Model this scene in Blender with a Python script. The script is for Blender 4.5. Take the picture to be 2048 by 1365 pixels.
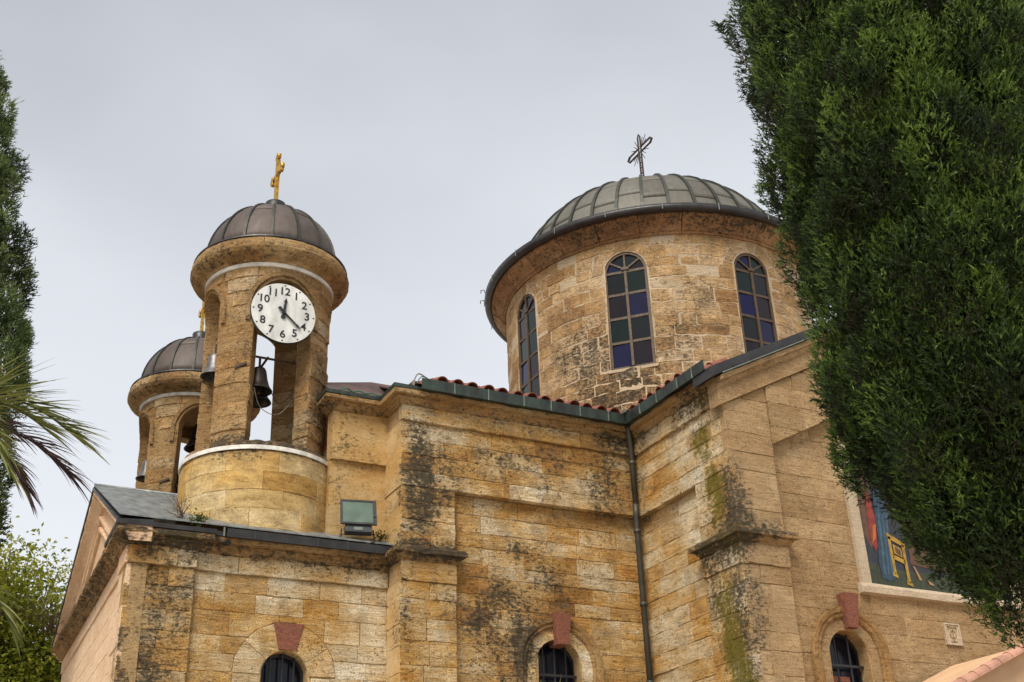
import bpy, math, random
import numpy as np
from mathutils import Matrix, Vector
R = math.radians
random.seed(7)
rng = np.random.default_rng(11)
for o in list(bpy.data.objects):
    bpy.data.objects.remove(o)
scn = bpy.context.scene
COL = scn.collection

# ------------------------------------------------------------------ camera
FPX, PITCH, ROLL, YAW = 2400.0, R(26.97), R(-2.25), R(28.05)
fwd = Vector((math.sin(YAW) * math.cos(PITCH), math.cos(YAW) * math.cos(PITCH), math.sin(PITCH)))
rt = Vector((math.cos(YAW), -math.sin(YAW), 0)); up = rt.cross(fwd)
r2 = rt * math.cos(ROLL) + up * math.sin(ROLL); u2 = -rt * math.sin(ROLL) + up * math.cos(ROLL)
cam = bpy.data.cameras.new('camera'); cam.sensor_width = 36; cam.lens = FPX / 2048 * 36
cam.clip_start = .1; cam.clip_end = 3000
co = bpy.data.objects.new('camera', cam); COL.objects.link(co); scn.camera = co
co.matrix_world = Matrix(((r2.x, u2.x, -fwd.x, 0), (r2.y, u2.y, -fwd.y, 0), (r2.z, u2.z, -fwd.z, 1.6), (0, 0, 0, 1)))

# ------------------------------------------------------------------ sky, sun, exposure
SUN_AZ, SUN_EL = R(226), R(50)          # azimuth clockwise from +Y: behind and left of the camera
wd = bpy.data.worlds.new('World'); scn.world = wd; wd.use_nodes = True
wn = wd.node_tree.nodes; wl = wd.node_tree.links; wn.clear()
w_out = wn.new('ShaderNodeOutputWorld'); w_bg = wn.new('ShaderNodeBackground')
w_sky = wn.new('ShaderNodeTexSky'); w_sky.sky_type = 'NISHITA'; w_sky.sun_disc = False
w_sky.sun_elevation = SUN_EL; w_sky.sun_rotation = SUN_AZ; w_sky.air_density = 1; w_sky.dust_density = 4
w_tc = wn.new('ShaderNodeTexCoord'); w_sep = wn.new('ShaderNodeSeparateXYZ')
wl.new(w_tc.outputs['Generated'], w_sep.inputs[0])
w_no = wn.new('ShaderNodeTexNoise'); w_no.inputs['Scale'].default_value = 2.2; w_no.inputs['Detail'].default_value = 5
w_no.inputs['Roughness'].default_value = .45
w_map = wn.new('ShaderNodeMapping'); w_map.inputs['Scale'].default_value = (1, 1, 2.2)
wl.new(w_tc.outputs['Generated'], w_map.inputs[0]); wl.new(w_map.outputs[0], w_no.inputs['Vector'])
w_ma = wn.new('ShaderNodeMath'); w_ma.operation = 'MULTIPLY_ADD'; w_ma.inputs[1].default_value = .42
wl.new(w_no.outputs[0], w_ma.inputs[0]); w_su = wn.new('ShaderNodeMath'); w_su.operation = 'SUBTRACT'; w_su.inputs[1].default_value = .10; wl.new(w_sep.outputs[2], w_su.inputs[0]); wl.new(w_su.outputs[0], w_ma.inputs[2])
w_rp = wn.new('ShaderNodeValToRGB'); e = w_rp.color_ramp.elements
e[0].position = .22; e[0].color = (.92, .95, 1.0, 1)
e[1].position = .86; e[1].color = (.475, .50, .545, 1)
m = e.new(.55); m.color = (.75, .78, .835, 1)
wl.new(w_ma.outputs[0], w_rp.inputs[0])
w_sm = wn.new('ShaderNodeMixRGB'); w_sm.blend_type = 'MULTIPLY'; w_sm.inputs[0].default_value = 1
w_sm.inputs[2].default_value = (.10, .10, .10, 1); wl.new(w_sky.outputs[0], w_sm.inputs[1])
w_mx = wn.new('ShaderNodeMixRGB'); w_mx.inputs[0].default_value = .94     # thick overcast over the clear sky
wl.new(w_sm.outputs[0], w_mx.inputs[1]); wl.new(w_rp.outputs[0], w_mx.inputs[2])
wl.new(w_mx.outputs[0], w_bg.inputs[0]); w_bg.inputs[1].default_value = .385
wl.new(w_bg.outputs[0], w_out.inputs[0])
sun = bpy.data.lights.new('sun', 'SUN'); sun.energy = 1.5; sun.angle = R(28); sun.color = (1, .95, .86)
so = bpy.data.objects.new('sun', sun); COL.objects.link(so)
sdir = Vector((math.sin(SUN_AZ) * math.cos(SUN_EL), math.cos(SUN_AZ) * math.cos(SUN_EL), math.sin(SUN_EL)))
so.rotation_euler = sdir.to_track_quat('Z', 'Y').to_euler(); so.location = (0, -10, 40)
scn.view_settings.view_transform = 'Standard'; scn.view_settings.look = 'None'
scn.view_settings.exposure = 1.48; scn.view_settings.gamma = 1
scn.render.engine = 'CYCLES'

# ------------------------------------------------------------------ materials
class NT:
    def __init__(s, name):
        s.m = bpy.data.materials.new(name); s.m.use_nodes = True
        s.t = s.m.node_tree; s.t.nodes.clear()
        s.out = s.t.nodes.new('ShaderNodeOutputMaterial')
    def n(s, typ, ins=None, **kw):
        nd = s.t.nodes.new('ShaderNode' + typ)
        for k, v in kw.items(): setattr(nd, k, v)
        for k, v in (ins or {}).items():
            if hasattr(v, 'is_output'): s.t.links.new(v, nd.inputs[k])
            else: nd.inputs[k].default_value = v
        return nd
    def math(s, op, a, b=0.0, c=None, clamp=False):
        ins = {0: a, 1: b}
        if c is not None: ins[2] = c
        return s.n('Math', ins, operation=op, use_clamp=clamp).outputs[0]
    def mix(s, f, a, b, blend='MIX'):
        return s.n('MixRGB', {0: f, 1: a, 2: b}, blend_type=blend).outputs[0]
    def noise(s, vec, scale, detail=4, rough=.5, dist=0.0):
        return s.n('TexNoise', {'Vector': vec, 'Scale': scale, 'Detail': detail, 'Roughness': rough, 'Distortion': dist}).outputs[0]
    def ramp(s, f, stops):
        nd = s.n('ValToRGB', {0: f}); el = nd.color_ramp.elements
        while len(el) < len(stops): el.new(.5)
        for q, (p, c) in zip(el, stops): q.position = p; q.color = (*c, 1) if len(c) == 3 else c
        return nd.outputs[0]
    def mr(s, v, a, b, lo=0.0, hi=1.0, smooth=False):
        return s.n('MapRange', {0: v, 1: a, 2: b, 3: lo, 4: hi}, interpolation_type='SMOOTHSTEP' if smooth else 'LINEAR').outputs[0]
    def attr(s, name, typ='GEOMETRY'):
        return s.n('Attribute', attribute_name=name, attribute_type=typ).outputs['Fac']
    def mapv(s, scale):
        p = s.n('NewGeometry').outputs['Position']
        return s.n('Mapping', {'Vector': p, 'Scale': scale}).outputs[0]
    def bsdf(s, col, rough=.8, metal=0.0, bump=None, bs=.5, bd=.01, spec=.5, **ex):
        b = s.n('BsdfPrincipled', {'Base Color': col, 'Roughness': rough, 'Metallic': metal, 'Specular IOR Level': spec})
        for k, v in ex.items(): b.inputs[k.replace('_', ' ')].default_value = v
        if bump is not None:
            bn = s.n('Bump', {'Height': bump, 'Strength': bs, 'Distance': bd})
            s.t.links.new(bn.outputs[0], b.inputs['Normal'])
        s.t.links.new(b.outputs[0], s.out.inputs[0])
        return s.m
V1 = (1, 1, 1, 1)
def c4(c): return (c[0], c[1], c[2], 1)

def stone_mat(name, cols, strata=.5, patch=.5, pits=.5, scratch=.3, bump=.9, dirtbias=0.0, bed=26.0, tonew=.4, dirtcol=(.028, .024, .017), lumv=.12, film=.45, grain=.55):
    t = NT(name)
    pos = t.mapv((1, 1, 1)); anis = t.mapv((3, 3, bed)); anis2 = t.mapv((1.4, 1.4, 9))
    n1 = t.noise(t.mapv((1, 1, 1.5)), .85, 6, .58); n2 = t.noise(pos, 3.1, 8, .72, .1); ns = t.noise(anis, 1.0, 9, .76, .1)
    ns2 = t.noise(anis2, 1.0, 6, .65, .15); nf = t.noise(t.mapv((1, 1, 1.5)), 46, 4, .7); n3 = t.noise(t.mapv((1, 1, 2.2)), 10, 9, .78)
    tone = t.attr('tone', 'OBJECT'); rnd = t.n('ObjectInfo').outputs['Random']
    f = t.math('MULTIPLY_ADD', tone, tonew, t.math('MULTIPLY_ADD', t.math('SUBTRACT', n1, .5), patch * 2.4, .5 - tonew * .5))
    f = t.math('ADD', f, t.math('MULTIPLY', t.math('SUBTRACT', ns2, .5), .55))
    f = t.math('ADD', f, t.math('MULTIPLY', t.math('SUBTRACT', n3, .5), .45))
    col = t.ramp(f, cols)
    lum = t.mr(rnd, 0, 1, 1 - lumv, 1 + lumv)
    # brown weathering film that settles on some stones more than on others
    fm = t.mr(t.math('ADD', t.math('MULTIPLY', n2, 1.0), t.math('MULTIPLY_ADD', rnd, .34, t.math('MULTIPLY', t.math('SUBTRACT', n3, .5), .9))), .58, .95, 0, film, True)
    col = t.mix(fm, col, c4((.17, .115, .058)))
    g = t.mr(ns, .3, .72)
    col = t.mix(strata, col, t.mix(1, col, t.ramp(g, [(0, (.40, .34, .26)), (.42, (.86, .84, .80)), (1, (1.32, 1.32, 1.32))]), 'MULTIPLY'))
    gr = t.mr(nf, .34, .66, 1 - grain * .62, 1 + grain * .42)
    lum = t.math('MULTIPLY', lum, gr)
    col = t.mix(1, col, t.n('CombineXYZ', {0: lum, 1: lum, 2: lum}).outputs[0], 'MULTIPLY')
    pit = t.mr(t.math('ADD', n3, t.math('MULTIPLY', t.math('SUBTRACT', nf, .5), .5)), .44, .28, 0, 1, True)
    col = t.mix(t.math('MULTIPLY', pit, pits), col, c4((.085, .056, .026)))
    sc = t.mr(t.noise(t.mapv((2.2, 2.2, 15)), 1.7, 8, .7, .15), .60, .70, 0, 1, True)
    col = t.mix(t.math('MULTIPLY', sc, scratch), col, c4((.68, .58, .41)))
    d = t.math('ADD', t.attr('dirt'), dirtbias)
    spk = t.noise(t.mapv((1, 1, 1.6)), 12, 10, .8, .1); run = t.noise(t.mapv((9, 9, .7)), 1.0, 6, .65)
    nse = t.math('ADD', t.math('MULTIPLY', t.math('SUBTRACT', n2, .5), 1.3), t.math('ADD', t.math('MULTIPLY', t.math('SUBTRACT', spk, .5), 4.2), t.math('ADD', t.math('MULTIPLY', t.math('SUBTRACT', ns, .5), 1.2), t.math('MULTIPLY', t.math('SUBTRACT', run, .5), .7))))
    dm = t.math('ADD', t.math('MULTIPLY', d, .66), nse)
    dm = t.mr(dm, .36, .92, 0, .93, True)
    dm = t.math('MULTIPLY', dm, t.mr(d, .02, .3))
    col = t.mix(t.math('MULTIPLY', t.mr(d, .1, 1.1), .38), col, t.mix(.5, col, c4((.22, .18, .115))))
    col = t.mix(dm, col, t.ramp(n3, [(.3, dirtcol), (.75, (dirtcol[0] * 2.6, dirtcol[1] * 2.5, dirtcol[2] * 2.4))]))
    mo = t.attr('moss')
    mm = t.mr(t.math('ADD', mo, t.math('ADD', t.math('MULTIPLY', t.math('SUBTRACT', n2, .5), 1.3), t.math('MULTIPLY', t.math('SUBTRACT', spk, .5), 1.6))), .45, .85, 0, .88, True)
    mm = t.math('MULTIPLY', mm, t.mr(mo, .02, .2))
    col = t.mix(mm, col, t.ramp(nf, [(.3, (.065, .055, .008)), (.7, (.21, .165, .02))]))
    h = t.math('ADD', t.math('MULTIPLY', ns, .9), t.math('ADD', t.math('MULTIPLY', n3, .6), t.math('MULTIPLY', nf, .3)))
    h = t.math('SUBTRACT', h, t.math('MULTIPLY', pit, .5))
    return t.bsdf(col, .92, 0, h, bump, .034, .2)

OCH = [(0, (.17, .085, .03)), (.2, (.44, .205, .048)), (.38, (.58, .325, .095)), (.55, (.66, .44, .20)), (.75, (.75, .59, .37)), (1, (.85, .75, .58))]
M = {}
M['limestone'] = stone_mat('weathered_limestone', OCH, .7, .72, .6, .5, 1.1, film=.62, grain=.75, tonew=.6, lumv=.24)
M['drum'] = stone_mat('drum_limestone', [(0, (.20, .105, .045)), (.28, (.42, .235, .10)), (.5, (.53, .335, .155)), (.75, (.62, .44, .26)), (1, (.72, .58, .40))], .65, .4, .6, .5, 1.15, .08, tonew=.6, lumv=.32, film=.75, grain=.7)
M['tan'] = stone_mat('shaded_sawn_tan_limestone', [(0, (.30, .175, .08)), (.4, (.40, .255, .125)), (.7, (.47, .32, .17)), (1, (.57, .42, .25))], .55, .5, .4, .3, .75, 0, 30, .6, lumv=.2, film=.55, grain=.6)  # sawn tan stone, its colour also darkened for the cypress's shade
M['pink'] = stone_mat('pinkish_facade_stone', [(0, (.62, .38, .22)), (.5, (.74, .51, .33)), (1, (.80, .63, .46))], .3, .45, .15, .2, .5, lumv=.05, film=.15, grain=.3)
M['plaster'] = stone_mat('stained_ochre_plaster', [(0, (.40, .21, .065)), (.4, (.54, .335, .125)), (.7, (.60, .42, .21)), (1, (.67, .52, .32))], .25, .8, .3, .12, .5, 0.0, 3.0, .2, film=.35, grain=.4)
M['banded'] = stone_mat('banded_sandstone', [(0, (.42, .22, .055)), (.3, (.53, .33, .11)), (.6, (.61, .44, .20)), (1, (.68, .55, .34))], .85, .5, .25, .25, .5, .06, 8, .7, lumv=.18, film=.55, grain=.5)
M['pier'] = stone_mat('tower_pier_stone', [(0, (.24, .115, .045)), (.3, (.42, .23, .085)), (.6, (.52, .33, .15)), (1, (.68, .54, .36))], .6, .5, .55, .55, 1.1, .22, tonew=.6, lumv=.3, film=.75, grain=.7)
M['cornice'] = stone_mat('cornice_stone', [(0, (.16, .08, .03)), (.4, (.35, .195, .072)), (.75, (.45, .285, .125)), (1, (.56, .41, .23))], .45, .6, .45, .35, .9, .10, film=.7)
M['drum_cornice'] = stone_mat('red_brown_cornice_stone', [(0, (.15, .07, .03)), (.4, (.34, .175, .075)), (.75, (.45, .27, .13)), (1, (.56, .39, .22))], .4, .6, .45, .3, .9, .06, film=.6)
M['mortar'] = stone_mat('lime_mortar', [(0, (.36, .22, .09)), (1, (.54, .38, .20))], .2, .6, .3, .1, .8)
M['palemortar'] = stone_mat('pale_drum_mortar', [(0, (.46, .34, .21)), (1, (.64, .52, .37))], .2, .6, .1, .1, .8, film=.1, dirtbias=-.25)
M['white_stone'] = stone_mat('pale_frame_stone', [(0, (.42, .32, .21)), (1, (.58, .47, .34))], .25, .6, .1, .1, .4, film=.3)

def simple(name, col, rough=.6, metal=0.0, var=.25, scale=6, bump=0.0, col2=None, spec=.5, stretch=(1, 1, 1), bd=.01, **ex):
    t = NT(name); v = t.mapv(stretch)
    n = t.noise(v, scale, 6, .6, .3)
    c2 = col2 or tuple(x * (1 - var) for x in col)
    c = t.ramp(n, [(.32, c2), (.68, tuple(min(1, x * (1 + var * .5)) for x in col))])
    ro = t.mr(t.noise(v, scale * 2.3, 4), .3, .7, max(0, rough - .1), min(1, rough + .1))
    return t.bsdf(c, ro, metal, t.noise(v, scale * 5, 5) if bump else None, bump, bd, spec, **ex)
M['green_metal'] = simple('patinated_green_gutter', (.035, .055, .042), .42, .35, .6, 3, .1, (.022, .022, .02), stretch=(2, 2, 1))
M['black_metal'] = simple('dark_flashing', (.035, .033, .033), .45, .3, .4, 4)
M['pipe'] = simple('brown_green_pipe', (.06, .052, .038), .5, .3, .6, 2.5, 0, (.03, .034, .026))
M['seam'] = simple('worn_solder_joint', (.17, .20, .17), .5, .2, .4, 10)
M['roof_grey'] = simple('weathered_grey_zinc', (.22, .23, .22), .5, .3, .35, 2.2, .05, (.11, .12, .12), stretch=(3, 1, 1))
M['roof_brown'] = simple('oxidised_copper_sheet', (.13, .075, .06), .5, .3, .4, 2.5, .05, (.07, .04, .034))
def dome_mat(name, a, b, c):
    t = NT(name); v = t.mapv((1, 1, 1)); tone = t.attr('tone', 'OBJECT')
    n = t.noise(v, 3, 7, .65, .5); st = t.noise(t.mapv((7, 7, 1.0)), 1.6, 6, .65)
    f = t.math('ADD', t.math('MULTIPLY', n, .55), t.math('MULTIPLY_ADD', tone, .35, t.math('MULTIPLY', t.math('SUBTRACT', st, .5), .6)))
    col = t.ramp(f, [(.15, a), (.45, b), (.8, c)])
    return t.bsdf(col, t.mr(n, .3, .7, .52, .7), .2, t.noise(v, 14, 4), .3, .012)
M['dome_main'] = dome_mat('weathered_lead_dome', (.07, .06, .048), (.115, .105, .084), (.16, .158, .132))
M['dome_small'] = dome_mat('brown_copper_dome', (.05, .036, .03), (.088, .066, .055), (.13, .112, .096))
M['rib'] = simple('dark_dome_seam', (.05, .047, .036), .5, .4, .4, 5, 0, (.03, .034, .028))
M['tile'] = simple('terracotta_roof_tile', (.25, .085, .05), .9, 0, .5, 9, .4, (.12, .045, .03))
M['red'] = simple('red_painted_keystone', (.24, .08, .045), .95, 0, .35, 24, .9, (.11, .042, .026), stretch=(1, 1, 1.8))
M['white_band'] = simple('white_metal_band', (.66, .63, .57), .6, 0, .35, 6)
M['clock_white'] = simple('clock_enamel', (.63, .63, .60), .45, 0, .28, 2.2, stretch=(2.5, 1, 1))
M['black'] = simple('black_paint', (.012, .012, .013), .4, 0, .2)
M['gold'] = simple('gilded_metal', (.62, .36, .05), .34, .85, .45, 14, .3, (.24, .13, .02))
M['iron'] = simple('rusty_iron', (.055, .035, .024), .7, .3, .5, 20, .3)
M['bronze'] = simple('dark_bell_bronze', (.05, .036, .03), .45, .6, .5, 8, .2, (.025, .02, .018))
M['bell_grey'] = simple('weathered_grey_bell_metal', (.16, .15, .15), .45, .6, .4, 8)
M['frame'] = simple('brown_window_frame', (.085, .052, .025), .6, .1, .35, 8)
M['dark'] = simple('dark_interior', (.008, .007, .006), .9, 0, .2)
M['grille'] = simple('painted_window_bar', (.03, .03, .033), .4, .3, .3)
M['copper_wire'] = simple('green_cable_sheath', (.015, .12, .07), .5)
M['grey_wire'] = simple('grey_cable_sheath', (.22, .20, .17), .6)
M['lamp_body'] = simple('lamp_housing', (.035, .037, .04), .5, .2, .3)
M['ground'] = simple('pale_courtyard_paving', (.47, .41, .33), .9, 0, .25, .7, .3)
M['porch_tile'] = simple('faded_pink_tile', (.48, .25, .17), .9, 0, .3, 6, .3)
M['porch'] = simple('peach_plaster', (.60, .38, .22), .9, 0, .15, 2, .2)
def glass(name, col, rough=.12):
    t = NT(name); n = t.noise(t.mapv((1, 1, 1)), 4, 3)
    col = t.ramp(n, [(.3, tuple(x * .7 for x in col)), (.7, col)])
    return t.bsdf(col, rough, 0, t.noise(t.mapv((1, 1, 1)), 9, 2), .12, .01, .28)
PANE = [glass('blue_glass', (.008, .009, .038)), glass('green_glass', (.005, .013, .011)), glass('violet_glass', (.012, .008, .011)), glass('slate_glass', (.008, .010, .012)), glass('deep_blue_glass', (.004, .004, .045))]
M['dark_glass'] = glass('dark_window_glass', (.010, .011, .02), .15)
M['lamp_glass'] = glass('green_lamp_glass', (.13, .18, .145), .2)
def leaf_mat(name, a, b, c, trans=.25, rough=.6, brown=None):
    t = NT(name); f = t.attr('tone')
    n = t.noise(t.mapv((1, 1, 1)), 1.7, 3)
    f = t.math('ADD', f, t.math('MULTIPLY', t.math('SUBTRACT', n, .5), .5))
    col = t.ramp(f, [(0, brown or a), (.14, a), (.5, b), (1, c)])
    p = t.n('BsdfPrincipled', {'Base Color': col, 'Roughness': rough, 'Specular IOR Level': .3})
    tr = t.n('BsdfTranslucent', {'Color': col}); mx = t.n('MixShader', {0: trans, 1: p.outputs[0], 2: tr.outputs[0]})
    t.t.links.new(mx.outputs[0], t.out.inputs[0]); return t.m
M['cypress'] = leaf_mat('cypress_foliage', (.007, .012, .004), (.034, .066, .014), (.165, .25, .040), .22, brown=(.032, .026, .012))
M['cypress_far'] = leaf_mat('olive_cypress_foliage', (.035, .052, .018), (.09, .135, .042), (.20, .25, .08), .2)
M['core'] = simple('shaded_cypress_growth', (.012, .014, .006), 1.0, 0, .4, 10, spec=0.0)  # near black without gloss: paints the shade in the crown's gaps
M['bark'] = simple('tree_bark', (.09, .065, .045), .95, 0, .4, 9, .6, stretch=(4, 4, 1))
M['leaves'] = leaf_mat('yellow_green_leaves', (.09, .12, .012), (.27, .30, .025), (.52, .46, .06), .5)
M['palm'] = leaf_mat('palm_leaflets', (.08, .095, .026), (.18, .20, .05), (.36, .33, .10), .3, .45)
M['palm_dry'] = leaf_mat('dry_purple_leaflets', (.045, .026, .03), (.09, .05, .05), (.17, .10, .08), .25, .5)
M['weed'] = leaf_mat('weed_leaves', (.05, .07, .015), (.10, .13, .03), (.17, .18, .05), .3)
M['dry_weed'] = leaf_mat('dry_weed_stems', (.12, .08, .05), (.22, .15, .09), (.34, .25, .16), .2)

# ------------------------------------------------------------------ object helpers
def root_of(o):
    while o.parent: o = o.parent
    return o
def link(name, me, parent=None, loc=None):
    o = bpy.data.objects.new(name, me); COL.objects.link(o)
    if parent: o.parent = parent
    if loc is not None: o.location = loc
    return o
def thing(name, label, cat, loc=(0, 0, 0), group=None, rz=0):
    o = link(name, None, None, loc); o.rotation_euler = (0, 0, rz); o.empty_display_size = .2
    o['label'] = label; o['category'] = cat
    if group: o['group'] = group
    return o
def tag(o, label, cat, group=None):
    o['label'] = label; o['category'] = cat
    if group: o['group'] = group
    return o
def mesh(verts, faces, mat, smooth=False, attrs=None):
    me = bpy.data.meshes.new('m'); me.from_pydata([tuple(v) for v in verts], [], faces)
    if mat: me.materials.append(M[mat] if isinstance(mat, str) else mat)
    if smooth: me.polygons.foreach_set('use_smooth', [True] * len(me.polygons))
    for k, vals in (attrs or {}).items():
        a = me.attributes.new(k, 'FLOAT', 'POINT'); a.data.foreach_set('value', vals)
    me.update(); return me
LOCAL = False
def obj(name, verts, faces, mat, parent=None, smooth=False, attrs=None, tone=None):
    if parent is not None and not LOCAL:
        L = root_of(parent).location
        verts = [(v[0] - L[0], v[1] - L[1], v[2] - L[2]) for v in verts]
    o = link(name, mesh(verts, faces, mat, smooth, attrs), parent)
    if tone is not None: o['tone'] = tone
    return o
class MB:
    def __init__(s): s.v = []; s.f = []
    def add(s, v, f):
        k = len(s.v); s.v += [tuple(x) for x in v]; s.f += [tuple(i + k for i in q) for q in f]; return s
    def box(s, a, b):
        x0, y0, z0 = a; x1, y1, z1 = b
        return s.add([(x0, y0, z0), (x1, y0, z0), (x1, y1, z0), (x0, y1, z0), (x0, y0, z1), (x1, y0, z1), (x1, y1, z1), (x0, y1, z1)],
                     [(0, 3, 2, 1), (4, 5, 6, 7), (0, 1, 5, 4), (1, 2, 6, 5), (2, 3, 7, 6), (3, 0, 4, 7)])
    def tube(s, pts, r, n=8, cap=True):
        pts = [Vector(p) for p in pts]; rr = r if isinstance(r, (list, tuple)) else [r] * len(pts)
        rings = []; last = None
        for i, p in enumerate(pts):
            t = (pts[min(i + 1, len(pts) - 1)] - pts[max(i - 1, 0)]).normalized()
            a = Vector((0, 0, 1)) if abs(t.z) < .9 else Vector((1, 0, 0))
            if last is not None: a = last
            u = (a - t * a.dot(t)).normalized(); w = t.cross(u); last = u
            rings.append([p + (u * math.cos(2 * math.pi * k / n) + w * math.sin(2 * math.pi * k / n)) * rr[i] for k in range(n)])
        v = [q for ring in rings for q in ring]; f = []
        for i in range(len(pts) - 1):
            for k in range(n): f.append((i * n + k, i * n + (k + 1) % n, (i + 1) * n + (k + 1) % n, (i + 1) * n + k))
        if cap: f.append(tuple(range(n))[::-1]); f.append(tuple((len(pts) - 1) * n + k for k in range(n)))
        return s.add(v, f)
    def lathe(s, prof, n=48, c=(0, 0, 0), a0=0, a1=2 * math.pi):
        full = abs(a1 - a0 - 2 * math.pi) < 1e-6; m_ = n if full else n + 1
        v = []; f = []
        for k in range(m_):
            a = a0 + (a1 - a0) * k / n
            for (r, z) in prof: v.append((c[0] + r * math.sin(a), c[1] - r * math.cos(a), c[2] + z))
        P = len(prof)
        for k in range(n):
            q = (k + 1) % m_
            for i in range(P - 1): f.append((k * P + i, q * P + i, q * P + i + 1, k * P + i + 1))
        return s.add(v, f)
    def prism(s, poly, h):           # poly: 3-D points, h: extrusion vector
        n = len(poly); h = Vector(h); b = [Vector(p) for p in poly]
        v = b + [p + h for p in b]
        return s.add(v, [tuple(range(n)), tuple(range(2 * n - 1, n - 1, -1))] + [(i, i + n, (i + 1) % n + n, (i + 1) % n) for i in range(n)])
    def obj(s, name, mat, parent=None, smooth=False, tone=None, attrs=None):
        return obj(name, s.v, s.f, mat, parent, smooth, attrs, tone)

# ------------------------------------------------------------------ stains: soot streaks, lichen and moss where the walls carry them
BLOBS = [  # x, y, z, rx, ry, rz, soot, moss
    (3.45, 17.9, 6.0, .7, .8, 1.1, .55, 0), (3.4, 17.9, 6.75, .7, .6, .3, .4, .3), (3.3, 17.7, 7.35, .9, .7, .22, .8, .2),
    (3.9, 17.6, 7.3, .5, .6, .3, .5, .25), (5.8, 17.9, 7.3, 1.5, .4, .16, .3, 0), (6.9, 17.9, 7.3, .5, .4, .2, .35, 0),
    (7.38, 17.4, 8.6, .30, .4, 1.15, 1.25, 0), (7.75, 17.4, 8.7, .45, .4, .95, .6, 0), (7.6, 17.3, 7.48, .8, .5, .16, 1.2, .2),
    (7.15, 17.6, 6.6, .22, .5, .9, .6, 0), (7.3, 17.3, 9.7, .4, .4, .25, .4, 0), (7.7, 17.4, 6.6, .6, .4, .5, .15, 0),
    (11.02, 17.4, 8.95, .30, .4, .8, .95, 0), (10.0, 17.4, 8.8, .45, .4, .35, .45, 0), (11.4, 17.3, 9.9, .7, .5, .25, .75, .2),
    (11.5, 17.4, 9.3, .4, .5, .7, .5, 0), (11.7, 17.4, 8.62, .5, .5, .2, .5, 0),
    (9.5, 17.5, 7.75, .45, .4, .22, .75, 0), (9.9, 17.5, 7.25, .35, .4, .25, .7, 0), (8.6, 17.5, 6.8, .9, .4, .75, .4, 0), (9.4, 17.5, 7.1, .9, .4, .6, .3, 0),
    (9.4, 17.4, 6.1, .5, .4, .6, .7, 0), (8.9, 17.5, 6.2, .7, .4, .9, .4, 0), (8.8, 17.5, 5.6, .9, .4, .5, .35, .1),
    (9.2, 17.4, 9.2, 1.2, .4, .5, .25, 0), (11.3, 17.5, 6.3, .35, .3, .6, .2, 0),
    (11.7, 15.35, 9.15, .4, .38, .42, .45, .8), (11.7, 15.15, 8.2, .4, .35, .65, .55, .85), (11.7, 14.8, 8.0, .4, .3, .9, .7, .1),
    (11.6, 14.9, 7.35, .5, 1.1, .22, 1.1, .45), (12.2, 14.5, 7.5, .7, .4, .14, .9, .2), (11.7, 15.2, 6.2, .4, .4, .9, .65, .75), (11.7, 15.0, 5.2, .4, .4, .6, .5, .9),
    (11.75, 14.72, 6.2, .45, .28, 1.2, .8, .1), (11.85, 14.6, 8.0, .4, .3, .6, .5, 0), (11.6, 15.4, 9.75, .5, .8, .35, .6, .3), (11.7, 15.6, 6.8, .3, .35, .8, .55, 0),
    (11.5, 14.9, 10.05, .5, .8, .2, .5, .3),
    (12.9, 19.9, 12.9, 1.1, 1.3, 1.2, .5, 0), (12.6, 20.6, 13.6, .8, 1.0, .8, .45, 0), (14.1, 19.0, 13.4, .6, .6, .7, .5, 0), (13.4, 19.5, 12.1, 1.5, 1.2, .7, .55, 0),
    (13.0, 19.6, 16.4, 1.3, 1.2, .35, .45, .1), (15.3, 18.2, 16.4, 1.6, .8, .35, .6, .05), (14.6, 18.6, 14.5, .5, .6, .6, .3, 0),
    (5.2, 18.1, 9.2, 1.4, 1.2, .12, .8, .2), (4.75, 18.2, 11.2, .35, .5, .8, .35, 0), (5.9, 18.4, 10.2, .3, .6, .9, .4, 0), (4.4, 18.5, 12.9, .9, .7, .25, .4, 0),
    (4.4, 18.4, 9.4, .5, .5, .3, .3, .1), (4.55, 18.2, 9.05, .8, .4, .1, .5, 0),
    (6.6, 18.1, 9.4, .9, .4, .6, .08, 0), (7.0, 18.1, 8.4, .4, .4, .5, .35, 0), (6.4, 18.1, 10.1, .9, .3, .2, .35, 0),
    (8.9, 17.5, 7.75, .6, .4, .18, .45, 0), (9.0, 17.5, 6.95, .35, .4, .2, .6, 0), (8.45, 17.5, 6.45, .35, .4, .2, .6, 0), (10.5, 17.5, 7.2, .6, .4, .5, .25, 0), (8.5, 17.4, 9.1, .8, .4, .5, .35, 0), (9.6, 17.4, 9.4, .9, .4, .4, .3, 0),
    (10.6, 17.4, 9.3, .3, .4, .5, .4, 0), (4.7, 17.9, 6.2, .35, .4, .6, .25, 0), (3.2, 17.9, 5.2, .5, .5, .5, .5, .1), (6.6, 18.1, 9.0, .5, .3, .25, .4, 0), (4.9, 18.0, 8.95, 1.3, .8, .14, .45, 0), (4.2, 18.5, 8.0, .5, .7, .5, .3, .1),
    (9.3, 17.35, 9.98, 2.2, .3, .09, .4, 0), (5.4, 17.9, 7.18, 1.7, .3, .09, .4, 0), (11.65, 16.2, 9.98, .3, 1.2, .09, .4, .1), (9.9, 17.5, 8.5, 1.8, .3, .1, .25, 0), (7.6, 17.4, 7.2, .6, .4, .12, .5, 0),
    (2.7, 22, 7.35, .6, 4.5, .28, .75, .1), (2.7, 19, 8.0, .5, 1.4, .4, .3, .1)]
BL = np.array(BLOBS)
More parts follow.
